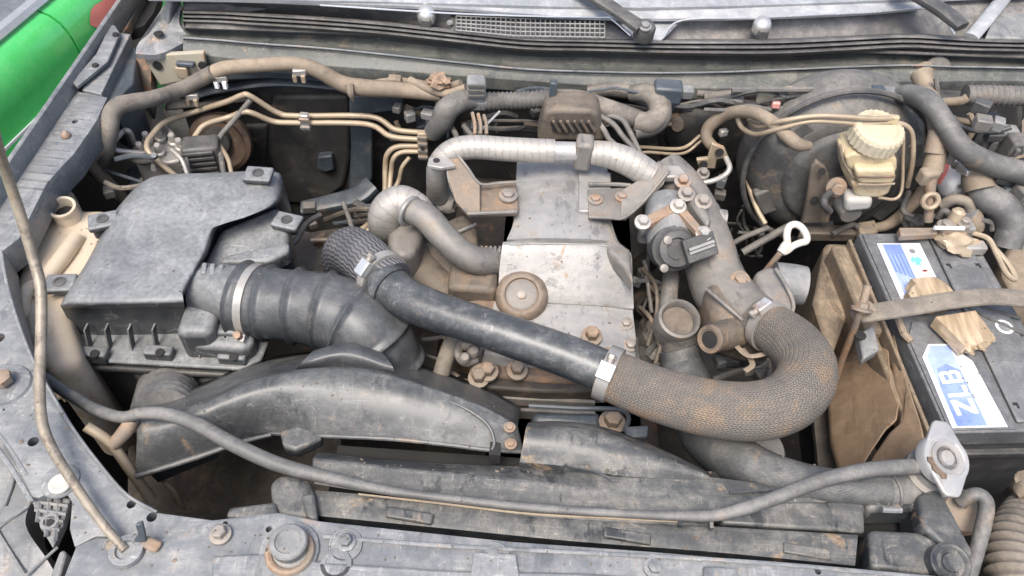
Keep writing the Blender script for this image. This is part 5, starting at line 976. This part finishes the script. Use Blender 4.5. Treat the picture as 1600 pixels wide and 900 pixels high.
# the three letters Z L B, reading from the front of the lid to the back, tops toward the left edge
GL = {'Z': [(0, 1), (1, 1), (1, .80), (.36, .20), (1, .20), (1, 0), (0, 0), (0, .20), (.64, .80), (0, .80)],
      'L': [(0, 1), (.27, 1), (.27, .20), (.9, .20), (.9, 0), (0, 0)]}
def glyph(pts_list, v0, wv, m=m_lwhite, nm='letter'):
    for q in pts_list:
        prism(MB(), [B(.270 - y * .165, v0 + (x * .92 - y * .12) * wv, .0052) for x, y in q], .0005).build(nm, m, la)
glyph([GL['Z']], .070, .070)
glyph([GL['L']], .146, .056)
B_out = [[(0, 0), (.25, 0), (.25, 1), (0, 1)], [(.25, 1), (.25, .80), (.68, .80), (.74, .74), (.74, .63), (.66, .58), (.25, .58), (.25, .43), (.66, .43), (.77, .38), (.77, .25), (.70, .19), (.25, .19), (.25, 0), (.78, 0), (.95, .10), (1.0, .25), (.98, .42), (.86, .51), (.95, .60), (.97, .76), (.92, .90), (.76, 1)]]
glyph(B_out, .206, .060)
disc(.80, .46, .012, .0060, 'round_emblem', m_lwhite, bat); disc(.80, .46, .008, .0066, 'round_emblem_core', m_grey, bat)
T([B(.62, .55, .006), B(.70, .48, .006), B(.90, .42, .006)] , 1, n=2) if 0 else None
def bar(a, b, r, name, m, par): tube_w(q := MB(), [(a, r), (b, r)], seg=8); return q.build(name, m, par)
for p in (((.60, .56), (.72, .50), (.93, .42)), ((.66, .58), (.97, .50), (.97, .50))):
    for a_, b_ in zip(p, p[1:]):
        if a_ != b_: bar(B(*a_, .006), B(*b_, .006), .0025, 'moulded_rib', m_black, bat)
mb = MB()
for a_, b_ in zip([(.52, .595), (.12, .595), (.0, .53), (-.01, .44)], [(.12, .595), (.0, .53), (-.01, .44), (.02, .40)]): tube_w(mb, [(B(*a_, .003), .005), (B(*b_, .003), .005)], seg=8)
mb.build('edge_trim', m_tanh, bat)
# terminal with its clamp
tm = TH('battery_terminal_clamp', B(.72, .93, .004), 'corroded grey cable clamp on the battery rear post', 'clamp')
blob(B(.74, .90, .016), .026, .020, .014, amp=.45, seed=2).build('clamp_body', m_pipe, tm); blob(B(.66, .95, .014), .016, .016, .014, amp=.5, seed=4).build('corroded_post', m_mud, tm)
box(B(.86, .875, .012), ex * .020, ey * .009, V((0, 0, .008))).build('cable_lug', m_pipeg, tm, bevel=.003)
box(B(.76, .96, .026), ex * .026, ey * .010, V((0, 0, .006))).build('top_plate', m_pipeg, tm, bevel=.003)
hexbolt(B(.66, .955, .028), .0085, .010).build('nut', m_bolt, tm); hexbolt(B(.80, .955, .034), .007, .010).build('nut', m_bolt, tm)
lathe(B(.74, .98, .030), V((.1, .2, 1)), [(.010, 0), (.010, .018), (.006, .022)], 14).build('post_nut', m_pipe, tm)
tube_w(q := MB(), spline([(B(.90, .94, .020), .004), (B(1.0, .90, .022), .004), (B(1.05, .84, .012), .004), (B(1.10, .76, .0), .004), (B(1.18, .74, -.006), .004), (B(1.16, .82, .0), .004), (B(1.05, .92, .01), .004)], 6), seg=8); q.build('wire', m_pipe, tm)
tag(prism(MB(), [W((1405, 355, -.02)), W((1462, 355, -.02)), W((1466, 365, -.02)), W((1408, 368, -.02))], .012).build('rear_strap', m_rust, bevel=.002), 'rusty flat strap across the back edge of the battery', 'strap')
bar(W((1460, 356, -.008)), W((1506, 357, -.008)), .003, 'white_pin', m_lwhite, tm)
# strap, hook rod, wood wedges
hs = TH('battery_strap', B(.5, .58, .01), 'dusty brown rubber strap stretched across the battery top', 'strap')
mb = MB(); tube_w(mb, path([(1345, 494, -.02, 28), (1362, 489, -.012, 33), (1420, 480, .0, 33), (1480, 470, .004, 32), (1540, 464, .004, 32), (1590, 466, .004, 34), (1660, 476, .0, 34)], n=8), seg=14, flat=.30, sq=.7, up=V((0, 0, 1))); mb.build('strap_bar', m_rubt, hs)
bx(W((1348, 487, -.016)), .026, .018, .022, .3).build('end_hook', m_rust, hs, bevel=.003)
hk = TH('hook_rod', (1330, 540, -.10), 'rusty hook rod leaning from the tray to the strap end', 'rod')
T([(1356, 446, .018, 13), (1350, 468, .004, 13), (1343, 490, -.012, 12), (1332, 520, -.05, 11), (1318, 556, -.10, 11), (1306, 592, -.15, 11)], n=6, seg=10).build('shaft', m_rust, hk)
hexbolt((1346, 484, -.004), .009, .010, (W((1356, 446, .018)) - W((1343, 490, -.012)))).build('nut', m_rust, hk)
def wood(pts, z, d, label, jag=4):
    P_ = [W((x, y, z)) for x, y in pts]; P2 = []
    for i, p in enumerate(P_):
        q = P_[(i + 1) % len(P_)]; P2.append(p)
        if (q - p).length > .02:
            for k in range(1, jag): P2.append(p + (q - p) * (k / jag) + V((random.uniform(-1, 1), random.uniform(-1, 1), random.uniform(-.5, .5))) * .0016)
    n_ = len(P2); c_ = sum(P2, V((0, 0, 0))) / n_
    mb = MB(); r = []
    r += [c_ + (p - c_) * .93 + V((0, 0, random.uniform(-.001, .001))) for p in P2]
    r += [p - V((0, 0, .002)) for p in P2]
    r += [p + V((random.uniform(-1, 1) * .002, random.uniform(-1, 1) * .002, -d + random.uniform(-1, 1) * .002)) for p in P2]
    mb.add(r, [list(range(n_)), list(range(3 * n_ - 1, 2 * n_ - 1, -1))] + [[j * n_ + i, j * n_ + (i + 1) % n_, (j + 1) * n_ + (i + 1) % n_, (j + 1) * n_ + i] for j in range(2) for i in range(n_)])
    return tag(mb.build('wood_wedge', m_wood, ang=30), label, 'wedge', 'wooden wedges on the battery')
wood([(1420, 456), (1430, 442), (1424, 434), (1444, 432), (1462, 431), (1478, 440), (1490, 452), (1494, 464), (1470, 474), (1440, 470), (1424, 462)], -.016, .026, 'splintered pale wood wedge sticking out behind the strap')
wo = TH('wood_wedge', (1508, 512, -.036), 'longer sawn flat wood wedge with a splintered end in front of the strap', 'wedge', 'wooden wedges on the battery')
mb = PR([(1462, 494), (1492, 489), (1524, 484), (1541, 506), (1557, 528), (1548, 534), (1538, 532), (1527, 539), (1519, 537), (1510, 542), (1486, 517)], .021, z=-.015); mb.build('plank', m_wood, wo, bevel=.0015)
for i, (x, y, s_) in enumerate(((1513, 546, 1.), (1524, 543, .8), (1533, 538, 1.1), (1543, 535, .9), (1552, 531, .7), (1519, 552, .8), (1537, 546, .7))):
    c0 = W((x, y, -.020 - .003 * (i % 3))); d_ = (V((.35, -1, .0)) + V((random.uniform(-.3, .3), 0, random.uniform(-.3, .1)))).normalized()
    mb = MB(); tube_w(mb, [(c0 - d_ * .010, .0052 * s_), (c0 - d_ * .002, .0042 * s_), (c0 + d_ * .004 * s_, .0012)], seg=5); mb.build('splinter', m_wood, wo)
# ------------------------------------------------------------------ battery tray and side panels
tr = TH('battery_tray', B(-.1, .5, -.25), 'dusty battery tray walls with cracked brown side sheet', 'tray')
def Wd(u, v, h): return B(u, v, h)
prism(MB(), [Wd(-.06, .02, -.020), Wd(-.03, .02, -.020), Wd(-.03, 1.0, -.012), Wd(-.06, 1.0, -.012)], .05).build('tray_rim', m_trayt, tr, bevel=.004)
prism(MB(), [Wd(-.13, -.12, -.035), Wd(-.07, -.12, -.035), Wd(-.07, .56, -.035), Wd(-.13, .56, -.035)], .035).build('side_rail', m_trayt, tr, bevel=.006, seg=3)
prism(MB(), [Wd(-.20, .50, -.02), Wd(-.06, .50, -.02), Wd(-.06, .99, -.02), Wd(-.20, .99, -.02)], .20).build('side_wall', m_trayt, tr, bevel=.006)
prism(MB(), [Wd(-.185, .62, -.0195), Wd(-.11, .62, -.0195), Wd(-.11, .97, -.0195), Wd(-.185, .97, -.0195)], .006).build('rust_strip', m_trayt, tr, bevel=.002)
PR([(1290, 378), (1342, 380), (1352, 420), (1300, 560), (1272, 470)], .2, z=-.10).build('shield', m_trayt, tr, bevel=.008)
PR([(1342, 520), (1366, 505), (1376, 545), (1350, 560)], .02, z=-.05).build('lug', m_grey, tr, bevel=.004)
lathe((1344, 524, -.048), V((0, 0, 1)), [(.008, 0), (.008, .001), (.005, .0012)], 14).build('lug_hole', m_gap, tr)
CR = [(1390, 556, -.075), (1394, 600, -.08), (1406, 632, -.08), (1402, 656, -.085), (1386, 670, -.095), (1364, 702, -.11), (1348, 728, -.12)]
PR([(1300, 548, -.17), (1330, 505, -.14), (1384, 490, -.07)] + CR + [(1312, 730, -.15), (1300, 690, -.16), (1296, 630, -.17)], .010).build('sheet', m_trayb, tr, bevel=.003)
PR([(1390, 488, -.066), (1404, 545, -.062), (1420, 600, -.06), (1440, 660, -.06), (1454, 722, -.06)] + [(x + 6, y + 4, z + .002) for x, y, z in CR[::-1]], .010).build('sheet', m_trayb, tr, bevel=.003)
T([(1330, 632, -.142), (1352, 640, -.128), (1378, 652, -.103), (1392, 664, -.090)], 4, n=4, seg=6, flat=.5).build('raised_seam', m_trayb, tr)
PR([(1262, 560), (1460, 520), (1480, 740), (1280, 740)], .01, z=-.22).build('tray_floor', m_trayd, tr)
tag(PR([(1276, 600), (1300, 560), (1310, 720), (1290, 700)], .1, z=-.25).build('side_strap', m_fire), 'black strap hanging deep beside the brown sheet', 'strap')
# ================================================================== RIGHT BACK CORNER
har([(1404, 148, 1.06, 26), (1422, 147, 1.04, 30), (1444, 155, 1.01, 34), (1462, 172, .98, 34), (1484, 206, .95, 34), (1508, 236, .93, 36), (1548, 256, .93, 36), (1590, 268, .93, 36), (1640, 282, .93, 36)], 34, 'thick grey hose sweeping down to the right edge', m_greyh, 'heater_hose', 'hose')
tk = TH('tank_elbow_fitting', (1454, 200, 1.02), 'tan pink pipe fitting hanging below the round cowl grommet', 'fitting')
T([(1440, 116, 1.10, 34), (1448, 140, 1.07, 26), (1460, 170, 1.02, 30), (1466, 200, .98, 30), (1464, 236, .95, 30), (1456, 268, .93, 32)], seg=16).build('hose', m_tanh, tk)
T([(1468, 205, .965, 32), (1460, 240, .945, 31)], n=2, seg=16).build('sleeve', m_rust, tk)
T([(1456, 262, .93, 26), (1452, 280, .92, 24), (1453, 300, .91, 16), (1450, 346, .89, 14)], seg=14).build('stem', m_rust, tk)
ring((1454, 314, .895), V((0, -1, .5)), .011, .004, 18, 8).build('eye', m_pipe, tk)
bx((1450, 275, .92), .028, .02, .026, .3).build('collar', m_mud, tk, bevel=.005)
gm = TH('cowl_grommet', (1462, 112, -.01), 'round rubber grommet with brown dirt on the cowl flange', 'grommet')
lathe((1464, 112, -.005), V((.1, -.75, .65)), [(.026, -.01), (.026, .004), (.020, .009), (.010, .009)], 26).build('collar', m_conv, gm)
blob((1442, 112, -.005), .018, .012, .018, amp=.3, seed=6).build('dirt_cap', m_mud, gm)
T([(1462, 122, 1.06), (1466, 148, 1.05), (1472, 160, 1.05), (1492, 160, 1.05)], 8, seg=8).build('pipe', m_conv, gm)
har([(1488, 182, 1.0), (1500, 196, .99), (1522, 204, .98), (1552, 206, .98), (1580, 199, .98)], 8, 'thin black cable looping above the grey hose', m_black, 'cable', 'cable', 'thin cables in the right corner')
har([(1474, 160, 1.04), (1500, 158, 1.03), (1512, 152, 1.03)], 14, 'stubby tan pipe leading to the conduit', m_tanh)
tube_w(q := MB(), path([(1508, 148, 1.04, 28), (1560, 149, 1.04, 28), (1640, 152, 1.04, 28)], n=6), seg=14, ribs=[(.008, .002, 1)])
tag(q.build('ribbed_conduit', m_conv), 'ribbed grey conduit at the right bulkhead corner', 'conduit')
har([(1478, 184, 1.05), (1510, 190, 1.05), (1546, 196, 1.05)], 10, 'tan thin pipe behind the black cable loop', m_tanh)
sb_ = TH('washer_bottle', (1496, 285, .96), 'pale grey bottle peeking between hoses in the right corner', 'bottle')
blob((1498, 280, .97), .030, .03, .036, amp=.12, seed=3).build('body', m_lwhite, sb_) ; T([(1476, 250, .98), (1474, 272, .97), (1470, 284, .97)], 14, seg=10).build('red_stopper', m_red, sb_)
har([(1528, 258, .955, 36), (1527, 284, .94, 42), (1540, 306, .92, 46), (1568, 324, .905, 46), (1580, 352, .89, 46), (1572, 386, .87, 44)], 44, 'thick bent hose with tan upper end in the right corner', m_rub, 'heater_hose', 'hose')
har([(1528, 256, .95, 38), (1526, 276, .937, 43), (1530, 296, .922, 46)], 42, 'tan sleeve over the upper end of the thick bent hose', m_tanh, 'hose_sleeve', 'sleeve')
clamp(W((1528, 264, .95)), V((0, .3, 1)), .0215, .008, (-1, -.4, 0), 'rusty clamp round the tan hose sleeve in the right corner', m_rust)
har([(1470, 322, .92), (1490, 312, .92), (1510, 316, .915), (1516, 328, .91)], 18, 'brown hose bending over to the small pale fitting', m_rubt, 'heater_hose', 'hose')
sf = TH('sensor_fitting', (1522, 345, .90), 'small pale ended fitting beside the thick hose bend', 'fitting')
T([(1518, 330, .91, 28), (1522, 348, .90, 30), (1524, 360, .895, 24)], seg=16).build('body', m_tanh, sf); T([(1514, 328, .911, 30), (1517, 338, .907, 30)], n=2, seg=16).build('pale_collar', m_grey, sf)
T([(1532, 344, .895), (1548, 348, .895), (1550, 360, .89)], 9, seg=8).build('wire', m_conv, sf)
for i, (x, y, q_, s_, m_, lab) in enumerate(((1556, 222, 1.0, .05, m_grey, 'grey bracket plate above the relay cluster'), (1590, 232, .97, .04, m_conv, 'dark relay beside the right edge, upper one'), (1574, 300, .94, .04, m_bodyd, 'dark blue relay right of the grey hose'), (1604, 310, .92, .05, m_conv, 'dark relay at the right edge under the grey hose'), (1540, 200, 1.05, .04, m_fire, 'black box behind the cable loop'), (1612, 260, 1.0, .06, m_conv, 'black relay box cut by the right edge'))):
    o = TH('relay_box', (x, y, q_), lab, 'relay'); bx((x, y, q_), s_, .03, s_, .1 * i).build('case', m_, o, bevel=.004)
    for k in range(3): bx(W((x, y, q_)) + V((-s_ * .3 + k * s_ * .3, -.018, .0)), s_ * .18, .01, s_ * .7, .1 * i).build('terminal_block', m_grey if k % 2 else m_conv, o, bevel=.002)
tag(PR([(1566, 400), (1586, 372), (1640, 352), (1640, 470), (1588, 460), (1570, 430)], .1, z=-.10).build('fuse_box', m_mud, bevel=.008), 'tan dusty box at the right edge behind the battery', 'box')
for i, p in enumerate(([(1420, 300, .98), (1412, 330, .94), (1440, 342, .92), (1470, 336, .92)], [(1466, 340, .90), (1476, 330, .90), (1486, 344, .89), (1480, 356, .88)])): har(p, [9, 12][i], ['dark cable below the tan booster hose', 'brown hose stub at the rear of the battery'][i], m_conv, 'cable', 'cable', 'thin cables in the right corner')
tag(blob((1428, 348, -.07), .016, .014, .014, amp=.4, seed=8).build('black_plug', m_black), 'black plug in the gap behind the battery corner', 'plug')
# ================================================================== RADIATOR TOP
rd = TH('radiator', (900, 800, -.45), 'dusty black radiator top with long cover plates and end tank', 'radiator')
box(V((.15, .43, -.26)), V((.345, 0, 0)), V((0, .035, 0)), V((0, 0, .19))).build('core', m_gap, rd)  # core coloured near-black so the opening above it looks shaded
patch([[(486, 738, -.022), (660, 772, -.022), (830, 792, -.022), (1000, 800, -.022), (1110, 806, -.022), (1240, 796, -.022), (1352, 800, -.022)], [(488, 716, -.018), (660, 735, -.018), (830, 752, -.018), (1000, 772, -.018), (1110, 782, -.018), (1240, 775, -.018), (1350, 782, -.018)], [(496, 706, -.045), (660, 722, -.045), (830, 728, -.040), (1000, 730, -.026), (1110, 744, -.026), (1240, 760, -.026), (1340, 770, -.026)], [(506, 686, -.07), (660, 690, -.07), (830, 700, -.06), (1000, 718, -.05), (1110, 738, -.05), (1240, 755, -.05), (1330, 766, -.05)]][:3], nu=4, nv=1, skirt=.03).build('shroud_top', m_shr, rd, bevel=.002)
patch([[(812, 722, -.022), (880, 728, -.020), (960, 742, -.020), (1040, 748, -.022), (1110, 748, -.024)], [(818, 690, -.006), (880, 692, -.004), (960, 706, -.006), (1040, 726, -.012), (1108, 744, -.022)], [(822, 668, -.008), (874, 667, -.008), (940, 676, -.010), (1030, 708, -.016), (1104, 740, -.026)], [(826, 660, -.05), (876, 658, -.05), (946, 668, -.05), (1036, 702, -.05), (1100, 734, -.05)]], nu=5, nv=4, skirt=.04).build('shroud_hump', m_shr, rd)
T([(520, 722, -.020), (660, 742, -.020), (760, 752, -.020)], 4, n=5, seg=6).build('cover_ridge', m_shr, rd)
T([(1140, 770, -.017), (1240, 766, -.017), (1330, 772, -.017)], 5, n=5, seg=6).build('cover_ridge', m_shr, rd)
for x, y in ((640, 806), (980, 838), (1260, 862)): bx((x, y, -.014), .05, .012, .006, -.1).build('cover_boss', m_shr, rd, bevel=.002)
T([(880, 726, -.012), (920, 732, -.012), (960, 752, -.014)], 5, n=5, seg=6).build('hump_crease', m_shr, rd)
patch([[(492, 766, -.020), (700, 784, -.018), (900, 806, -.016), (1110, 822, -.016), (1340, 836, -.014)], [(494, 772, -.016), (700, 791, -.014), (900, 813, -.012), (1110, 829, -.012), (1340, 843, -.010)], [(497, 806, -.022), (700, 826, -.020), (900, 846, -.018), (1110, 862, -.016), (1336, 884, -.014)], [(498, 812, -.034), (700, 832, -.032), (900, 851, -.030), (1110, 868, -.028), (1334, 889, -.026)]], nu=4, nv=1, skirt=.03).build('front_cover', m_shr, rd, ang=50)
T([(492, 752, -.012), (660, 778, -.012), (830, 803, -.012), (1000, 814, -.012), (1110, 818, -.012)], 9, n=6, seg=8, flat=.6).build('cover_ridge', m_shr, rd)
T([(560, 772, -.010), (700, 788, -.010), (830, 803, -.010), (1000, 812, -.010), (1064, 815, -.010)], 3.4, n=6, seg=6).build('trim_rod', m_pipe, rd)
for x, y in ((1062, 812), (1110, 816)): bx((x, y, -.008), .004, .016, .008).build('rod_clip', m_shr, rd)
PR([(420, 752), (440, 738), (484, 746), (492, 770), (494, 814), (440, 808), (424, 790)], .06, z=-.010).build('end_block', m_shr, rd, bevel=.012, seg=4)
PR([(470, 772), (492, 768), (496, 814), (478, 810)], .02, z=-.004).build('end_block_step', m_shr, rd, bevel=.004)
PR([(357, 792), (430, 783), (436, 806), (380, 812), (352, 808)], .03, z=-.006).build('side_rail', m_shr, rd, bevel=.004)
PR([(1122, 800), (1200, 784), (1350, 782), (1352, 832), (1130, 818)], .02, z=-.018).build('corner_plate', m_shr, rd, bevel=.003)
PR([(1358, 826), (1436, 830), (1478, 850), (1520, 868), (1512, 905), (1362, 888)], .05, z=-.006).build('lower_end', m_shr, rd, bevel=.006, seg=3)
PR([(1436, 772), (1466, 756), (1492, 804), (1524, 864), (1508, 884), (1470, 850), (1442, 822)], .06, z=.0).build('end_tank_rail', m_shr, rd, bevel=.006, seg=3)
PR([(1352, 780), (1434, 776), (1440, 796), (1356, 798)], .04, z=-.016).build('rear_bar', m_shr, rd, bevel=.006)
T([(1356, 772, -.022, 50), (1400, 768, -.022, 52), (1448, 764, -.022, 56)], seg=24).build('inlet_spigot', m_rub, rd)
for x in (1374, 1394): ring((x, 769, -.022), W((1448, 764, -.022)) - W((1356, 772, -.022)), M_PX((x, 769, -.022), 26), .0022).build('inlet_rib', m_rub, rd)
T([(1378, 796, -.002), (1392, 797, -.002), (1408, 797, -.002)], 10, n=2, seg=8).build('clip_bar', m_grey, rd)
lathe((1484, 880, .004), V((.0, -.2, 1)), [(.021, -.03), (.021, .003), (.018, .006), (.016, .005), (.0145, .002), (.010, .002), (.009, .004), (.003, .004)], 32).build('end_cap', m_shr, rd)
lathe((1452, 742, -.01), V((.0, -.1, 1)), [(.030, -.03), (.030, .01), (.024, .012), (.022, .018)], 28).build('filler_neck', m_alud, rd)
rc = TH('radiator_pressure_lid', (1478, 718, .02), 'bright metal radiator cap with two ears and rusty stamped centre', 'cap')
RC = W((1478, 716, .030)); ca, cs, ct = axes(V((.18, -.25, 1)))
lathe(RC, ca, [(.028, -.012), (.028, .0), (.0265, .002), (.022, .0025), (.0205, .001), (.019, .001)], 40).build('disc', m_cap, rc)
e_ = (W((1494, 764, .03)) - W((1462, 672, .03))).normalized(); e_ = (e_ - ca * e_.dot(ca)).normalized(); f_ = ca.cross(e_)
for sg in (1, -1):
    prism(MB(), [RC + e_ * (sg * a) + f_ * b + ca * .0022 for a, b in ((.016, -.022), (.028, -.016), (.038, -.011), (.042, -.007), (.042, .007), (.038, .011), (.028, .016), (.016, .022))], .006, -ca).build('ear', m_cap, rc, bevel=.002, seg=3)
lathe(RC, ca, [(.019, .001), (.0185, .003), (.0135, .003), (.0125, .001), (.0088, .001), (.008, .0035), (.004, .004), (.002, .004)], 36).build('stamped_centre', m_pipeg, rc)
lathe(RC + f_ * -.020 + e_ * .012, ca, [(.011, .0), (.010, .0034), (.006, .0036)], 16) if 0 else None
prism(MB(), [RC + (cs * math.cos(a) + ct * math.sin(a)) * r + ca * .0042 for r, a in [(.0255 + .0015 * math.sin(i * 2.3), R(-30 + 10 * i)) for i in range(8)] + [(.0195 + .001 * math.sin(i * 3.1), R(40 - 10 * i)) for i in range(8)]], .0016, -ca).build('rust_patch', m_rustd, rc)
# lower right corner
lp = TH('bent_pipe', (1530, 830, -.05), 'tan bent metal pipe hooked down beside the radiator end', 'pipe')
T([(1500, 786, -.03, 22), (1514, 776, -.02, 23), (1530, 774, -.016, 24), (1541, 788, -.016, 24), (1536, 822, -.02, 24), (1524, 866, -.03, 24), (1512, 905, -.04, 24)], seg=16, n=8).build('tube', m_greyh, lp)
lathe((1504, 800, -.05), V((-.2, -.4, 1)), [(.026, -.03), (.026, .0), (.022, .008), (.010, .010)], 24).build('end_cap', m_rust, lp)
tube_w(q := MB(), path([(1606, 955, -.08, 80), (1588, 905, -.075, 80), (1588, 852, -.075, 80), (1610, 812, -.085, 78), (1650, 776, -.10, 76)], n=8), seg=30, ribs=[(.010, .003, 1.5)])
tag(q.build('corrugated_hose', m_rubt), 'wide tan corrugated hose in the lower right corner', 'hose')
tag(blob((1606, 762, -.06), .018, .02, .016, amp=.3, seed=11).build('tan_plug', m_mud), 'tan dirt covered plug above the corrugated hose', 'plug')
tag(lathe((1186, 706, -.16), V((.1, -.3, 1)), [(.040, -.06), (.042, -.01), (.034, .0), (.030, .012), (.012, .014)], 28).build('pulley_boss', m_alud), 'grey round pulley boss below the braided hose', 'pulley')
tag(T([(826, 634, -.12), (900, 638, -.12), (966, 640, -.12), (982, 652, -.125), (976, 674, -.14)], 8, n=5, seg=8).build('fan_stay', m_bodyd), 'thin bent metal stay in front of the engine', 'stay')
tag(PR([(976, 666), (1014, 664), (1012, 682), (980, 684)], .01, z=-.13).build('stay_foot', m_bodyd, bevel=.002), 'small flat metal foot below the braided hose start', 'foot')
tag(hexbolt((956, 662, -.16), .012, .02).build('pulley_bolt', m_rust), 'rusty bolt head in the dark below the charge pipe', 'bolt')
tag(PR([(830, 640), (940, 640), (940, 668), (830, 662)], .05, z=-.16).build('fan_clutch', m_bodyd, bevel=.01), 'dark blue-grey cover in the gap before the engine', 'cover')
kh2 = T([(712, 520, -.12, 26), (700, 550, -.11, 27), (690, 582, -.12, 27), (684, 610, -.15, 26)], seg=14).build('bypass_hose', m_rubt)
tag(kh2, 'short tan grey hose dropping below the charge pipe', 'hose')
tag(T([(716, 590, -.15), (706, 584, -.15), (698, 598, -.15), (708, 612, -.16), (722, 604, -.16)], 8, n=6, seg=8).build('spring_clip', m_rust), 'rusty loop of spring clip next to the short hose', 'clip')
ck = TH('fuel_fitting', (735, 552, -.10), 'dirty metal fittings with wires below the charge pipe', 'fitting')
T([(720, 536, -.09), (716, 552, -.09), (726, 566, -.095), (744, 562, -.10)], 14, seg=10).build('elbow', m_alud, ck)
for x, y in ((728, 540), (738, 552), (724, 562)): lathe((x, y, -.085), V((.2, -.3, 1)), [(.008, 0), (.008, .01), (.005, .014)], 8).build('nut', m_bolt, ck)
T([(742, 528, -.09), (752, 540, -.09), (748, 556, -.09)], 5, seg=6).build('wire', m_conv, ck)
tag(prism(MB(), [(488, 382, .955), (506, 372, .955), (500, 392, .955)], .02, V((0, 1, 0))).build('pipe_bracket', m_rust, bevel=.002), 'small rusty bracket at the lower end of the twin tan pipes', 'bracket')
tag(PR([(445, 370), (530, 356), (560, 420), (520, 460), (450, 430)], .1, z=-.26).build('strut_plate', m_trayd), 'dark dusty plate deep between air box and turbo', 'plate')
har([(536, 316, 1.0), (545, 340, .98), (552, 360, .96), (566, 380, .95)], 8, 'dark thin hose under the bulkhead brace', m_conv, 'cable', 'cable', 'dark cables beside the air box')
har([(440, 392, -.15), (462, 376, -.15), (478, 350, -.16), (500, 336, -.17)], 9, 'dark cable curling behind the air box corner', m_conv, 'cable', 'cable', 'dark cables beside the air box')

# ------------------------------------------------------------------ loose grit lying on the flat tops
bpy.context.view_layer.update(); dg_ = bpy.context.evaluated_depsgraph_get(); rnd = random.Random(5); gm_ = MB(); cnt = 0
ico = bmesh.new(); bmesh.ops.create_icosphere(ico, subdivisions=1, radius=1); IV = [v.co.copy() for v in ico.verts]; IF = [[v.index for v in f.verts] for f in ico.faces]; ico.free()
ZN = [((120, 830, 1500, 890), 130), ((30, 560, 220, 820), 60), ((480, 690, 1340, 800), 110), ((250, 590, 780, 690), 50), ((1350, 380, 1590, 680), 60), ((110, 290, 420, 470), 30), ((800, 260, 980, 540), 60), ((320, 60, 1560, 130), 90), ((30, 150, 160, 380), 30)]
for (x0, y0, x1, y1), n in ZN:
    for i in range(n):
        q = W((rnd.uniform(x0, x1), rnd.uniform(y0, y1), 0.0)); ok, loc, nor, fi, ob, mx = SC.ray_cast(dg_, V((q.x, q.y, .06)), V((0, 0, -1)))
        if not ok or nor.z < .6 or loc.z < -.2: continue
        r_ = rnd.uniform(.0006, .0017) * (1.6 if rnd.random() < .08 else 1); gm_.add([loc + V((v.x * r_ * rnd.uniform(.7, 1.3), v.y * r_ * rnd.uniform(.7, 1.3), v.z * r_ * .7)) for v in IV], IF)
go_ = gm_.build('grit', m_castb); tag(go_, kind='stuff')
